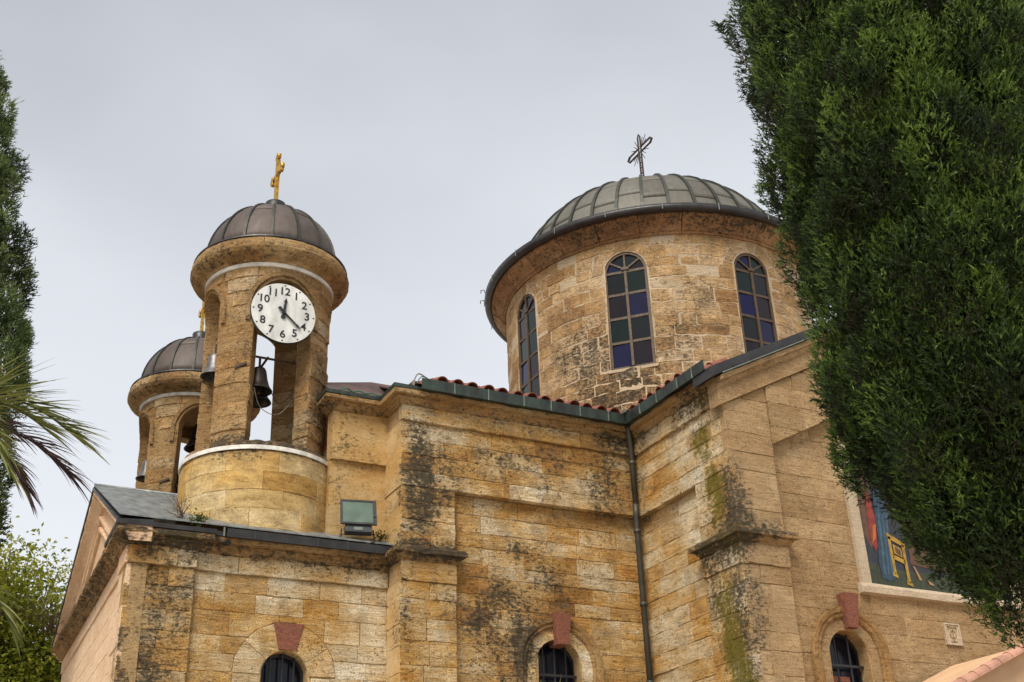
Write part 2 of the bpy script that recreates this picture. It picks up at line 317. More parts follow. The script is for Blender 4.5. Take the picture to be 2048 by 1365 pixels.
def stain(p, base=0.0):
    q = (BL[:, :3] - np.array(p)) / BL[:, 3:6]
    w = np.clip(1.25 - np.sqrt((q ** 2).sum(1)), 0, 1)
    w = np.minimum(w * 1.4, 1)
    return min(1.4, base + float((w * BL[:, 6]).sum())), min(1, float((w * BL[:, 7]).sum()))

def stained(name, mb, mat, parent, smooth=False, base=0.0, tone=.5, off=(0, 0, 0)):
    s = [stain((v[0] + off[0], v[1] + off[1], v[2] + off[2]), base) for v in mb.v]
    return obj(name, mb.v, mb.f, mat, parent, smooth, {'dirt': [a for a, b in s], 'moss': [b for a, b in s]}, tone)

# ------------------------------------------------------------------ dressed stones
def plane_map(o, u):                  # o: (x,y) of u = 0; u: unit direction; outward = right-hand side of u
    ux, uy = u; nx, ny = uy, -ux
    return lambda s, z, d: (o[0] + ux * s + nx * d, o[1] + uy * s + ny * d, z)
def cyl_map(c, r):                    # s = arc length from the -Y direction, counter-clockwise seen from above (towards +X)
    return lambda s, z, d: (c[0] + (r + d) * math.sin(s / r), c[1] - (r + d) * math.cos(s / r), z)
MASS = {'tan': ([], [], []), 'limestone': ([], [], [])}      # stones past the first 300, joined at the end
def stones(parent, mp, u0, u1, zs, avg, mat, d0=0.0, d1=-.12, lo=None, hi=None, gap=.006, jit=.004, ch=.007, tones=(0, 1), base=0.0, name='stone', du=.16,
           off=(0, 0, 0), proud=.004, seed=None, lenv=.35, mass=None):
    rd = random.Random(seed if seed is not None else int((u0 * 31 + zs[0] * 77 + avg * 13) * 1000)); out = []
    for ci in range(len(zs) - 1):
        za, zb = zs[ci], zs[ci + 1]
        n = max(1, round((u1 - u0) / avg)); w = [1 + rd.uniform(-lenv, lenv) for _ in range(n)]
        if n > 1:
            f0 = rd.uniform(.3, 1)
            if ci % 2: w[0] *= .55 + .3 * f0
            else: w[-1] *= .55 + .3 * f0
        tot = sum(w); us = [u0]
        for q in w: us.append(us[-1] + q / tot * (u1 - u0))
        us[-1] = u1
        for a, b in zip(us[:-1], us[1:]):
            fine = .035 if (lo or hi) else du
            k = max(2, int(math.ceil((b - a) / fine)))
            U = [a + gap / 2 + (b - a - gap) * i / k for i in range(k + 1)]
            runs = []; cur = []
            for u in U:
                bz = za + gap / 2; tz = zb - gap / 2
                if lo: bz = max(bz, lo(u, za, zb))
                if hi: tz = min(tz, hi(u))
                if tz - bz > .02: cur.append((u, bz, tz))
                else:
                    if len(cur) > 1: runs.append(cur)
                    cur = []
            if len(cur) > 1: runs.append(cur)
            for run in runs:
                if run[-1][0] - run[0][0] < .04: continue
                plain = all(abs(q[1] - za - gap / 2) < 1e-6 and abs(q[2] - zb + gap / 2) < 1e-6 for q in run)
                if plain and fine < du:
                    k2 = max(2, int(math.ceil((run[-1][0] - run[0][0]) / du)))
                    run = [(run[0][0] + (run[-1][0] - run[0][0]) * i / k2, run[0][1], run[0][2]) for i in range(k2 + 1)]
                N = len(run); B = []; T = []
                jl, jr = rd.gauss(0, jit), rd.gauss(0, jit)
                for i, (u, bz, tz) in enumerate(run):
                    j = (jl if i == 0 else jr if i == N - 1 else 0)
                    B.append((u + j + rd.gauss(0, jit * .4), bz + rd.gauss(0, jit) * (1.5 if i in (0, N - 1) else 1)))
                    T.append((u + j + rd.gauss(0, jit * .4), tz + rd.gauss(0, jit) * (1.5 if i in (0, N - 1) else 1)))
                df = d0 + rd.gauss(0, proud); V = []; P3 = []
                tl = [rd.gauss(0, proud * .5) for _ in range(4)]
                def put(u, z, d): V.append(mp(u, z, d))
                for i in range(N):
                    q = ch * rd.uniform(.5, 1.7); e_ = q if i == 0 else -q if i == N - 1 else 0
                    put(B[i][0] + e_, B[i][1] + q, df + tl[0])
                for i in range(N):
                    q = ch * rd.uniform(.5, 1.7); e_ = q if i == 0 else -q if i == N - 1 else 0
                    put(T[i][0] + e_, T[i][1] - q, df + tl[1])
                for i in range(N): put(B[i][0], B[i][1], df - ch)
                for i in range(N): put(T[i][0], T[i][1], df - ch)
                for i in range(N): put(B[i][0], B[i][1], d1)
                for i in range(N): put(T[i][0], T[i][1], d1)
                F = []
                for i in range(N - 1):
                    F.append((i, i + 1, N + i + 1, N + i))
                    F.append((2 * N + i, 2 * N + i + 1, i + 1, i)); F.append((N + i, N + i + 1, 3 * N + i + 1, 3 * N + i))
                    F.append((4 * N + i, 4 * N + i + 1, 2 * N + i + 1, 2 * N + i)); F.append((3 * N + i, 3 * N + i + 1, 5 * N + i + 1, 5 * N + i))
                F += [(0, N, 3 * N, 2 * N), (2 * N, 3 * N, 5 * N, 4 * N), (N - 1, 3 * N - 1, 4 * N - 1, 2 * N - 1), (3 * N - 1, 5 * N - 1, 6 * N - 1, 4 * N - 1)]
                if d1 < -.2:
                    for i in range(N - 1): F.append((4 * N + i, 5 * N + i, 5 * N + i + 1, 4 * N + i + 1))
                sb = base + rd.uniform(-.1, .16)
                s = [stain((v[0] + off[0], v[1] + off[1], v[2] + off[2]), sb) for v in V]
                tn = min(1, max(0, rd.betavariate(1.6, 1.6))) * (tones[1] - tones[0]) + tones[0]
                if rd.random() < .05: tn = min(1, tn + .35)
                if mass and mass((run[0][0] + run[-1][0]) / 2, (run[0][1] + run[0][2]) / 2):
                    k0 = len(MASS[mat][0]); MASS[mat][0].extend(V); MASS[mat][1].extend(tuple(i + k0 for i in q) for q in F); MASS[mat][2].extend(s); continue
                out.append(obj(name, V, F, mat, parent, False, {'dirt': [x for x, y in s], 'moss': [y for x, y in s]}, tn))
    return out

def courses(z0, z1, h, rd=random.Random(3)):
    n = max(1, round((z1 - z0) / h)); w = [1 + rd.uniform(-.2, .2) for _ in range(n)]; t = sum(w); zs = [z0]
    for q in w: zs.append(zs[-1] + q / t * (z1 - z0))
    zs[-1] = z1; return zs

def slab(name, mp, u0, u1, zlo, zhi, parent, mat='mortar', d0=-.013, d1=-.3, lo=None, hi=None, du=.06, tone=.5, base=0.0):
    """mortar core behind the stones, cut by the same openings"""
    mb = MB(); n = max(1, int((u1 - u0) / du)); run = []
    def flush():
        if len(run) < 2: return
        N = len(run); V = []
        for d in (d0, d1):
            V += [mp(u, b, d) for u, b, t in run] + [mp(u, t, d) for u, b, t in run]
        F = []
        for i in range(N - 1):
            F += [(i, i + 1, N + i + 1, N + i), (2 * N + i, 3 * N + i, 3 * N + i + 1, 2 * N + i + 1), (2 * N + i, 2 * N + i + 1, i + 1, i), (N + i, N + i + 1, 3 * N + i + 1, 3 * N + i)]
        F += [(0, N, 3 * N, 2 * N), (N - 1, 3 * N - 1, 4 * N - 1, 2 * N - 1)]
        mb.add(V, F)
    for i in range(n + 1):
        u = u0 + (u1 - u0) * i / n; b = zlo; t = zhi
        if lo: b = max(b, lo(u, zlo, zhi))
        if hi: t = min(t, hi(u))
        if t - b > .01: run.append((u, b, t))
        else: flush(); run = []
    flush()
    return stained(name, mb, mat, parent, False, base, tone)

def sweep(path, prof, zadd=None, step=.16, jit=0.0, closed_prof=True, seed=1):
    """moulding: profile (d, z) swept along a horizontal path, outward = right-hand side, mitred corners"""
    rd = random.Random(seed); P = [Vector(p[:2]) for p in path]; Z = zadd or [0] * len(P)
    dirs = [(P[i + 1] - P[i]).normalized() for i in range(len(P) - 1)]
    off = []
    for i in range(len(P)):
        a = dirs[max(0, i - 1)]; b = dirs[min(i, len(dirs) - 1)]
        na = Vector((a.y, -a.x)); nb = Vector((b.y, -b.x)); off.append((na + nb) / (1 + na.dot(nb)))
    sec = []
    for i in range(len(P) - 1):
        k = max(1, int((P[i + 1] - P[i]).length / step))
        for j in range(k + (1 if i == len(P) - 2 else 0)):
            t = j / k
            nb = Vector((dirs[i].y, -dirs[i].x))
            o = off[i] if j == 0 else off[i + 1] if j == k else nb
            sec.append((P[i].lerp(P[i + 1], t), o, Z[i] + (Z[i + 1] - Z[i]) * t))
    V = []; F = []; n = len(prof)
    for p, o, z in sec:
        for d, h in prof:
            q = p + o * (d + rd.gauss(0, jit)); V.append((q.x, q.y, h + z + rd.gauss(0, jit)))
    m_ = n if closed_prof else n - 1
    for i in range(len(sec) - 1):
        for k in range(m_):
            a, b = k, (k + 1) % n
            F.append((i * n + a, (i + 1) * n + a, (i + 1) * n + b, i * n + b))
    F.append(tuple(range(n))); F.append(tuple((len(sec) - 1) * n + k for k in reversed(range(n))))
    mb = MB(); mb.add(V, F); return mb

# ------------------------------------------------------------------ ground
g = obj('ground', [(-900, -900, 0), (900, -900, 0), (900, 900, 0), (-900, 900, 0)], [(0, 1, 2, 3)], 'ground'); g['kind'] = 'structure'

# ------------------------------------------------------------------ shared wall details
INF = 99.0
def arch_lo(c, half, spring, sill=None):
    def f(u, za, zb):
        x = abs(u - c)
        if x >= half: return -INF
        if sill is not None and zb <= sill + 1e-4: return -INF
        return spring + math.sqrt(max(0, half * half - x * x))
    return f
def rect_lo(c, half): return lambda u, za, zb: INF if abs(u - c) < half else -INF
def polar(mp, c, spring, Ro): return lambda s, rad, d: mp(c + rad * math.sin(s / Ro), spring + rad * math.cos(s / Ro), d)
def arc_ring(mp, c, spring, zbot, prof, n=28, jit=0.0, seed=2):
    rd = random.Random(seed); V = []; F = []; N = len(prof); secs = []
    secs.append([(c - r, zbot, d) for r, d in prof])
    for i in range(n + 1):
        a = -math.pi / 2 + math.pi * i / n
        secs.append([(c + r * math.sin(a), spring + r * math.cos(a), d) for r, d in prof])
    secs.append([(c + r, zbot, d) for r, d in prof])
    for s in secs:
        for u, z, d in s: V.append(mp(u + rd.gauss(0, jit), z + rd.gauss(0, jit), d + rd.gauss(0, jit)))
    for i in range(len(secs) - 1):
        for k in range(N): F.append((i * N + k, (i + 1) * N + k, (i + 1) * N + (k + 1) % N, i * N + (k + 1) % N))
    mb = MB(); mb.add(V, F); return mb
def arch_poly(c, half, spring, zbot, n=20):
    return [(c - half, zbot), (c + half, zbot)] + [(c + half * math.cos(math.pi * i / n), spring + half * math.sin(math.pi * i / n)) for i in range(n + 1)]
def flat(mp, poly, d0, d1):
    n = len(poly); V = [mp(u, z, d0) for u, z in poly] + [mp(u, z, d1) for u, z in poly]
    mb = MB(); mb.add(V, [tuple(range(n)), tuple(range(2 * n - 1, n - 1, -1))] + [(i, i + n, (i + 1) % n + n, (i + 1) % n) for i in range(n)]); return mb
def bar(mp, u0, u1, z0, z1, d0, d1): return flat(mp, [(u0, z0), (u1, z0), (u1, z1), (u0, z1)], d0, d1)
def barred_window(parent, mp, c, half, spring, zbot, depth, nbars, name='window', redframe=None):
    w = arc_ring(mp, c, spring, zbot, [(half, -.004), (half, -depth), (half + .04, -depth), (half + .04, -.02)], 28)
    w = stained(name, w, 'plaster', parent, True, .12)
    fr = arc_ring(mp, c, spring, zbot, [(half - .05, -depth + .02), (half - .05, -depth + .08), (half, -depth + .08), (half, -depth + .02)])
    fr.obj('frame', 'grille', w)
    flat(mp, arch_poly(c, half - .002, spring, zbot), -depth + .005, -depth - .02).obj('pane', 'dark_glass', w)
    for i in range(nbars):
        u = c - half + 2 * half * (i + 1) / (nbars + 1); h = math.sqrt(max(0, half * half - (u - c) ** 2)) - .01
        MB().tube([mp(u, zbot, -depth * .55), mp(u, spring + h, -depth * .55)], .016, 6).obj('bar', 'grille', w)
    z = spring - .12
    bar(mp, c - half, c + half, z - .02, z + .02, -depth * .55 + .02, -depth * .55 - .02).obj('cross_bar', 'grille', w)
    if redframe:
        for u0, u1, z0, z1 in redframe: bar(mp, u0, u1, z0, z1, -depth + .1, -depth + .03).obj('sash', 'red', w)
    return w
def keystone(parent, mp, c, z0, z1, w0, w1, d=.07, tilt=0.0):
    rd = random.Random(5); pts = [(c - w0 / 2, z0), (c + w0 / 2, z0), (c + w1 / 2, z1), (c - w1 / 2, z1)]
    mb = MB(); V = [mp(u, z, d + tilt * (z - z0)) for u, z in pts]
    V += [mp(u + (.012 if u < c else -.012) * -1, z + (.0), d - .02) for u, z in pts] + [mp(u, z, -.2) for u, z in pts]
    mb.add(V, [(0, 1, 2, 3)] + [(i, i + 4, (i + 1) % 4 + 4, (i + 1) % 4) for i in range(4)] + [(i + 4, i + 8, (i + 1) % 4 + 8, (i + 1) % 4 + 4) for i in range(4)])
    return mb.obj('keystone', 'red', parent)

# ------------------------------------------------------------------ church narthex (front bay with the gable)
GK = .035
def gx(y): return 2.95 + (y - 17.92) * GK
NX = thing('church_narthex', 'low ochre stone front bay with gable end and grey roof under the clock tower', 'church front', (5, 20, 0))
mpF = plane_map((0, 18.0), (1, 0)); mpP = plane_map((0, 17.92), (1, 0))
ln = math.hypot(1, GK); mpG = plane_map((2.95, 17.92), (-GK / ln, -1 / ln))
c0, h0, s0, Ro = 5.46, .375, 5.45, .81
fw = slab('front_wall', mpF, 3.9, 7.2, 3.6, 7.45, NX, lo=arch_lo(c0, h0, s0))
stones(fw, mpF, 3.965, 7.105, courses(4.1, s0, .3), .62, 'limestone', lo=rect_lo(c0, h0 + .01), tones=(.3, 1), seed=11)
stones(fw, mpF, 3.965, 7.105, courses(s0, 6.94, .3), .58, 'limestone', lo=arch_lo(c0, Ro, s0), tones=(.25, 1), seed=12)
stones(fw, mpF, 3.965, 7.105, [6.94, 7.215], .7, 'limestone', d0=.045, tones=(.5, 1), seed=13)
pv = polar(mpF, c0, s0, Ro)
for a0, a1, n in ((-1.565, -.92, 1), (-.92, -.235, 1), (.235, .98, 1), (.98, 1.565, 1)):
    stones(fw, pv, a0 * Ro, a1 * Ro, [h0 + .002, Ro], 9, 'limestone', d0=.004, tones=(.3, 1), name='voussoir', seed=int(a0 * 50 + 99), ch=.008, gap=.014)
keystone(NX, mpF, c0 + .03, 5.84, 6.245, .27, .46, .02)
barred_window(NX, mpF, c0, h0, s0, 3.9, .3, 3)
# corner pilaster
cp = slab('corner_pilaster', mpP, 2.96, 3.96, 3.6, 7.45, NX)
stones(cp, mpP, 2.95, 3.965, courses(4.1, 6.94, .33), .5, 'limestone', tones=(.2, .85), base=.25, seed=14)
stones(cp, mpP, 2.94, 3.97, [6.94, 7.215], .6, 'limestone', d0=.045, tones=(.5, .9), base=.2, seed=15)
# gable facade
gw = slab('gable_wall', mpG, -8.3, 0, 3.6, 7.45, NX, mat='mortar', d0=-.07)
stones(gw, mpG, -8.3, -.75, courses(4.1, 6.94, .36), .95, 'pink', tones=(.2, .9), gap=.004, jit=.002, ch=.004, proud=.002, seed=16, d0=-.05)
stones(gw, mpG, -8.3, -.75, [6.94, 7.215], 1.2, 'pink', d0=-.02, tones=(.2, .8), gap=.004, seed=17)
stones(gw, mpG, -.75, -.004, courses(4.1, 6.94, .33), .6, 'pink', d0=.0, tones=(.3, .9), gap=.004, seed=18)
stones(gw, mpG, -.75, .02, [6.94, 7.215], .7, 'pink', d0=.03, tones=(.3, .9), gap=.004, seed=19)
NPATH = [(gx(26.2), 26.2), (2.95, 17.92), (3.965, 17.92), (3.965, 18.0), (7.11, 18.0)]
CPROF = [(-.15, 7.215), (.045, 7.215), (.045, 7.245), (.065, 7.255), (.08, 7.295), (.115, 7.315), (.13, 7.335), (.13, 7.35), (.20, 7.355), (.215, 7.365), (.215, 7.44), (-.15, 7.46)]
stained('cornice', sweep(NPATH, CPROF, step=.14, jit=.006), 'cornice', NX, False, .3, .6)
# metal edge over the corner, box gutter over the bay
sweep([(gx(19.0), 19.0), (2.95, 17.92), (3.965, 17.92), (3.965, 18.0), (4.36, 18.0)], [(-.15, 7.462), (.225, 7.452), (.23, 7.52), (-.15, 7.56)], step=.5).obj('flashing', 'black_metal', NX)
gut = sweep([(4.36, 18.0), (7.09, 18.0)], [(.0, 7.445), (.275, 7.435), (.285, 7.565), (.27, 7.57), (.262, 7.455), (.0, 7.465)], step=.4, jit=.0015).obj('gutter', 'black_metal', NX)
for x in (4.3, 4.78, 5.3, 5.8, 6.3, 6.8, 7.07):
    MB().box((x, 17.712, 7.432), (x + .022, 17.74, 7.573)).obj('gutter_joint', 'lamp_body' if x > 4.35 else 'seam', gut)
MB().tube([(4.36, 17.86, 7.46), (4.36, 17.84, 7.36), (4.36, 17.62, 7.30)], .045, 12, False).obj('spout', 'black_metal', NX, True)
MB().tube([(4.36, 17.63, 7.303), (4.36, 17.622, 7.301)], .04, 12).obj('spout_mouth_shade', 'dark', NX)  # near-black disc paints the shade inside the open spout
# raking cornice of the gable
RK = [(gx(26.35), 26.35), (gx(22.0), 22.0), (gx(17.72), 17.72)]
RZ = [0, 1.96, .0]
stained('raking_cornice', sweep(RK, [(-.3, 7.22), (.03, 7.22), (.035, 7.26), (.07, 7.29), (.09, 7.33), (.15, 7.37), (.19, 7.40), (.195, 7.47), (-.3, 7.48)], RZ, .14, .005), 'pink', NX, False, .1, .5)
sweep(RK, [(-.3, 7.482), (.215, 7.474), (.22, 7.53), (-.3, 7.56)], RZ, .5).obj('flashing', 'black_metal', NX)
tym = slab('tympanum', mpG, -8.2, .0, 7.44, 9.6, NX, mat='pink', d0=-.04, hi=lambda u: 7.25 + 1.96 * max(0, 1 - abs(-u - 4.08) / 4.3), du=.2)
for off_, pr_ in ((.42, .05), (.62, .03)):
    k = off_ / .458 * 1.0
    stained('tympanum_moulding', sweep([(gx(26.35 - k - .3), 26.35 - k - .3), (gx(22), 22), (gx(17.72 + k + .3), 17.72 + k + .3)], [(-.08, 7.28), (pr_ - .02, 7.28), (pr_, 7.31), (pr_, 7.36), (-.08, 7.38)],
            [.14, 1.96 - off_ + .05, .14], .2, .003), 'pink', NX, False, .1, .4)
# roof sheets
def roofpt(x, y): return (x, y, 7.575 + 1.96 * (1 - abs(y - 22.0) / 4.36))
for a, b in ((0, .36), (.364, .68), (.684, 1.0)):
    ya, yb = 17.735 + (22 - 17.735) * a, 17.735 + (22 - 17.735) * b
    P = [roofpt(gx(ya) - .2, ya), roofpt(7.12, ya), roofpt(7.12, yb), roofpt(gx(yb) - .2, yb)]
    MB().prism(P, (0, 0, -.02)).obj('roof_sheet', 'roof_grey', NX)
P = [roofpt(gx(22) - .2, 22.004), roofpt(7.12, 22.004), roofpt(7.12, 26.3), roofpt(gx(26.3) - .2, 26.3)]
MB().prism(P, (0, 0, -.02)).obj('roof_sheet', 'roof_grey', NX)
MB().tube([roofpt(gx(22) - .2, 22.0), roofpt(7.1, 22.0)], .035, 8).obj('ridge_roll', 'roof_grey', NX, True)

# ------------------------------------------------------------------ church body: nave wall and transept
CH = thing('church_building', 'ochre limestone church nave and transept with pilasters and tiled roof', 'church', (12, 20, 0))
YN, YNP, XT, XTP, YT, YTP = 17.44, 17.58, 11.75, 11.87, 14.65, 14.77
# plastered wall above the narthex roof
mpW = plane_map((0, 18.1), (1, 0))
slab('upper_plaster_wall', mpW, 6.12, 7.2, 9.12, 10.2, CH, 'plaster', d0=0, d1=-.28, base=.03, du=.15)
slab('plaster_panel', mpW, 6.12, 7.2, 6.5, 9.13, CH, 'plaster', d0=-.07, d1=-.28, base=.03, du=.15)
mpL = plane_map((7.11, 0), (0, -1))
lf = slab('nave_return_wall', mpL, -18.3, -17.46, 3.6, 10.2, CH)
stones(lf, mpL, -18.17, -17.455, courses(4.2, 6.94, .33), .8, 'plaster', tones=(.3, .9), gap=.003, ch=.004, seed=31)
stones(lf, mpL, -18.17, -17.455, courses(7.5, 9.72, .36), .8, 'plaster', tones=(.1, .9), gap=.003, ch=.004, seed=32, base=.1)
mpN = plane_map((0, YN), (1, 0)); mpQ = plane_map((0, YNP), (1, 0))
c1, h1, s1 = 10.02, .44, 5.80
up_ = slab('nave_upper_wall', mpN, 7.12, 11.8, 8.57, 10.2, CH)
stones(up_, mpN, 7.12, XT - .004, courses(8.56, 9.72, .29), .66, 'limestone', tones=(.1, .9), base=.06, seed=21)
stones(up_, mpN, 7.11, XT - .004, [9.72, 10.0], .75, 'limestone', d0=.05, tones=(.3, .95), base=.06, seed=22)
pl = slab('nave_pilaster', mpN, 7.12, 8.085, 3.6, 8.58, CH)
stones(pl, mpN, 7.115, 8.09, courses(7.5, 8.56, .3), .52, 'limestone', tones=(.1, .8), base=.22, seed=23)
stones(pl, mpN, 7.115, 8.09, courses(4.2, 6.95, .34), .62, 'limestone', tones=(.25, .75), base=.04, seed=24, mass=lambda u, z: z < 5.0)
stones(pl, mpN, 7.105, 8.10, [6.95, 7.3], .8, 'limestone', d0=.025, tones=(.3, .8), seed=25, base=.05)
pw = slab('nave_panel_wall', mpQ, 8.0, 12.0, 3.6, 8.7, CH, lo=arch_lo(c1, h1, s1))
stones(pw, mpQ, 8.085, 11.87, courses(4.2, s1, .29), .55, 'limestone', lo=rect_lo(c1, .80), tones=(.1, .8), base=.1, seed=26, mass=lambda u, z: z < 5.0)
stones(pw, mpQ, 8.085, 11.87, courses(s1, 8.56, .29), .6, 'limestone', lo=arch_lo(c1, .80, s1), tones=(.08, .85), base=.05, seed=27)
def hood_window(parent, mp, c, half, spring, zbot, mat, nb, red=None):
    stained('arch_band', arc_ring(mp, c, spring, zbot, [(half + .002, -.15), (half + .002, .005), (half + .20, .005), (half + .20, -.15)], jit=.002), mat, parent, False, 0, .85)
    stained('hood_moulding', arc_ring(mp, c, spring, zbot, [(half + .19, -.1), (half + .19, .03), (half + .22, .055), (half + .26, .05), (half + .29, .075), (half + .36, .085), (half + .37, .05), (half + .37, -.1)], jit=.003), 'cornice', parent, False, .2, .6)
    return barred_window(parent, mp, c, half, spring, zbot, .32, nb, redframe=red)
hood_window(CH, mpQ, c1, h1, s1, 4.0, 'limestone', 3, [(9.7, 10.4, 5.35, 5.47)])
keystone(CH, mpQ, c1 + .03, 6.14, 6.66, .19, .31, .13, .08)
# transept side
mpS = plane_map((XT, 0), (0, -1)); mpR = plane_map((XTP, 0), (0, -1))
su = slab('transept_upper_wall', mpS, -17.6, -14.67, 8.55, 10.2, CH)
stones(su, mpS, -17.40, -YT, courses(8.55, 9.70, .29), .62, 'limestone', tones=(.35, 1), base=.06, seed=41)
stones(su, mpS, -17.40, -YT + .03, [9.70, 10.0], .75, 'limestone', d0=.05, tones=(.5, 1), base=.1, seed=42)
pp = slab('transept_pier', mpS, -15.65, -14.67, 3.6, 8.56, CH)
stones(pp, mpS, -15.66, -YT, courses(7.5, 8.55, .3), .55, 'limestone', tones=(.3, .9), base=.2, seed=43)
stones(pp, mpS, -15.66, -YT, courses(4.2, 6.93, .33), .55, 'limestone', tones=(.3, .9), base=.2, seed=44, mass=lambda u, z: z < 5.0)
stones(pp, mpS, -15.67, -YT + .025, [6.93, 7.28], .8, 'limestone', d0=.025, tones=(.3, .8), base=.2, seed=45)
sp = slab('transept_panel_wall', mpR, -17.6, -15.5, 3.6, 8.6, CH)
stones(sp, mpR, -17.575, -15.66, courses(4.2, 8.55, .31), .72, 'limestone', tones=(.35, .95), seed=46, gap=.005, mass=lambda u, z: z < 5.0)
# transept front
mpT = plane_map((0, YT), (1, 0)); mpU = plane_map((0, YTP), (1, 0)); XC = 16.1
def fold(x): return min(x, 2 * XC - x)
def pan_line(x): return 9.07 + .5 * (fold(x) - 12.69)
def arc_line(x): return 9.64 + .515 * (fold(x) - 11.75)
tf = slab('transept_front_pier', mpT, 11.77, 12.69, 3.6, 11, CH, hi=lambda x: arc_line(x) + .3)
stones(tf, mpT, XT + .002, 12.695, courses(4.2, 6.93, .34), .62, 'tan', tones=(.3, 1), base=.03, gap=.005, ch=.005, seed=51, mass=lambda u, z: z < 5.0)
stones(tf, mpT, XT - .02, 12.70, [6.93, 7.28], .9, 'tan', d0=.025, tones=(.3, .8), gap=.005, seed=52)
stones(tf, mpT, XT + .002, 12.695, courses(7.5, 10.1, .34), .7, 'tan', tones=(.4, 1), hi=arc_line, gap=.005, ch=.005, seed=53)
tr = slab('transept_front_frieze', mpT, 12.69, 19.6, 8.9, 13, CH, lo=lambda x, a, b: pan_line(x), hi=lambda x: arc_line(x) + .3)
stones(tr, mpT, 12.70, 19.5, courses(9.0, 12.0, .38), 1.1, 'tan', lo=lambda x, a, b: pan_line(x), hi=arc_line, tones=(.2, .8), gap=.004, ch=.004, seed=54, d0=.03, mass=lambda u, z: u > 14.75 or z < 4.95)
c2, h2, s2 = 13.78, .42, 5.63
tp = slab('transept_front_panel', mpU, 12.6, 19.6, 3.6, 13, CH, lo=arch_lo(c2, h2, s2), hi=lambda x: pan_line(x) + .2)
stones(tp, mpU, 12.70, 19.5, courses(4.2, s2, .36), .85, 'tan', lo=rect_lo(c2, .78), tones=(.15, .75), gap=.005, ch=.004, proud=.002, seed=55, mass=lambda u, z: u > 14.75 or z < 4.95)
stones(tp, mpU, 12.70, 19.5, courses(s2, 11.2, .36), .85, 'tan', lo=arch_lo(c2, .78, s2), hi=pan_line, tones=(.15, .8), gap=.005, ch=.004, proud=.002, seed=56, mass=lambda u, z: u > 14.75 or z < 4.95)
hood_window(CH, mpU, c2, h2, s2, 4.0, 'tan', 2, [(13.5, 13.62, 4.4, 5.35), (13.62, 13.9, 5.27, 5.35), (13.36, 14.2, 4.95, 5.03)])
keystone(CH, mpU, c2 + .06, 6.07, 6.62, .17, .29, .14, .1)
# capitals
CAP = [(-.1, 7.275), (.04, 7.275), (.04, 7.30), (.06, 7.31), (.075, 7.345), (.095, 7.365), (.095, 7.38), (.14, 7.385), (.15, 7.395), (.15, 7.465), (.11, 7.50), (-.1, 7.525)]
stained('pilaster_capital', sweep([(7.11, 18.0), (7.11, YN), (8.085, YN), (8.085, YNP + .01)], CAP, step=.12, jit=.006), 'cornice', CH, False, .45, .35)
stained('pier_capital', sweep([(XTP + .01, 15.66), (XT, 15.66), (XT, YT), (12.695, YT), (12.695, YTP + .01)], CAP, step=.12, jit=.005), 'cornice', CH, False, .3, .5)
# main cornice and gutters
NP = [(6.3, 18.39), (6.12, 18.39), (6.12, 18.1), (7.11, 18.1), (7.11, YN), (XT, YN), (XT, YT)]
MC = [(-.15, 10.0), (.045, 10.0), (.045, 10.03), (.065, 10.04), (.08, 10.075), (.11, 10.09), (.125, 10.115), (.125, 10.13), (.20, 10.135), (.215, 10.145), (.215, 10.215), (-.15, 10.23)]
stained('main_cornice', sweep(NP, MC, step=.14, jit=.006), 'cornice', CH, False, .25, .7)
GP = [(.10, 10.222), (.32, 10.215), (.335, 10.405), (.32, 10.41), (.31, 10.24), (.10, 10.245)]
gut = sweep([(7.35, YN), (XT, YN), (XT, 14.62)], GP, step=.3, jit=.0015).obj('gutter', 'green_metal', CH)
for x in (7.95, 8.6, 9.3, 9.85, 10.45, 11.05): MB().box((x, 17.1, 10.21), (x + .018, 17.13, 10.413)).obj('gutter_joint', 'seam', gut)
for y in (16.6, 16.05, 15.4, 14.95): MB().box((11.41, y, 10.21), (11.44, y + .018, 10.413)).obj('gutter_joint', 'seam', gut)
sweep([(6.12, 18.39), (6.12, 18.1), (7.11, 18.1), (7.11, YN), (7.45, YN)], [(-.15, 10.232), (.225, 10.222), (.23, 10.285), (-.15, 10.30)], step=.5).obj('flashing', 'green_metal', CH)
MB().box((11.37, 17.02, 10.41), (11.40, 17.13, 10.47)).obj('gutter_clip', 'seam', gut)
# raking cornice of the transept gable
TPATH = [(XT - .12, YT), (XC, YT), (20.6, YT)]; SL = .515 * (XC - XT + .12)
TZ = [-.06, SL - .06, -.06]
stained('transept_frieze_band', sweep(TPATH, [(-.2, 9.655), (.07, 9.655), (.07, 9.93), (-.2, 9.94)], TZ, .3, .002), 'tan', CH, False, .03, .55)
stained('transept_raking_cornice', sweep(TPATH, [(-.2, 9.932), (.055, 9.932), (.055, 9.965), (.075, 9.98), (.09, 10.02), (.12, 10.04), (.12, 10.055), (.185, 10.06), (.195, 10.07), (.195, 10.15), (-.2, 10.16)], TZ, .2, .003), 'tan', CH, False, .05, .75)
sweep([(XT - .3, YT), (XC, YT), (20.6, YT)], [(-.35, 10.155), (.22, 10.148), (.23, 10.20), (.20, 10.215), (.19, 10.34), (-.35, 10.36)], [-.12, SL - .06, -.06], .4, .001).obj('coping', 'black_metal', CH)
MB().tube([(XT - .1, YT - .235, 10.12), (XC, YT - .235, 10.12 + SL)], .012, 6).obj('coping_trim', 'seam', CH)
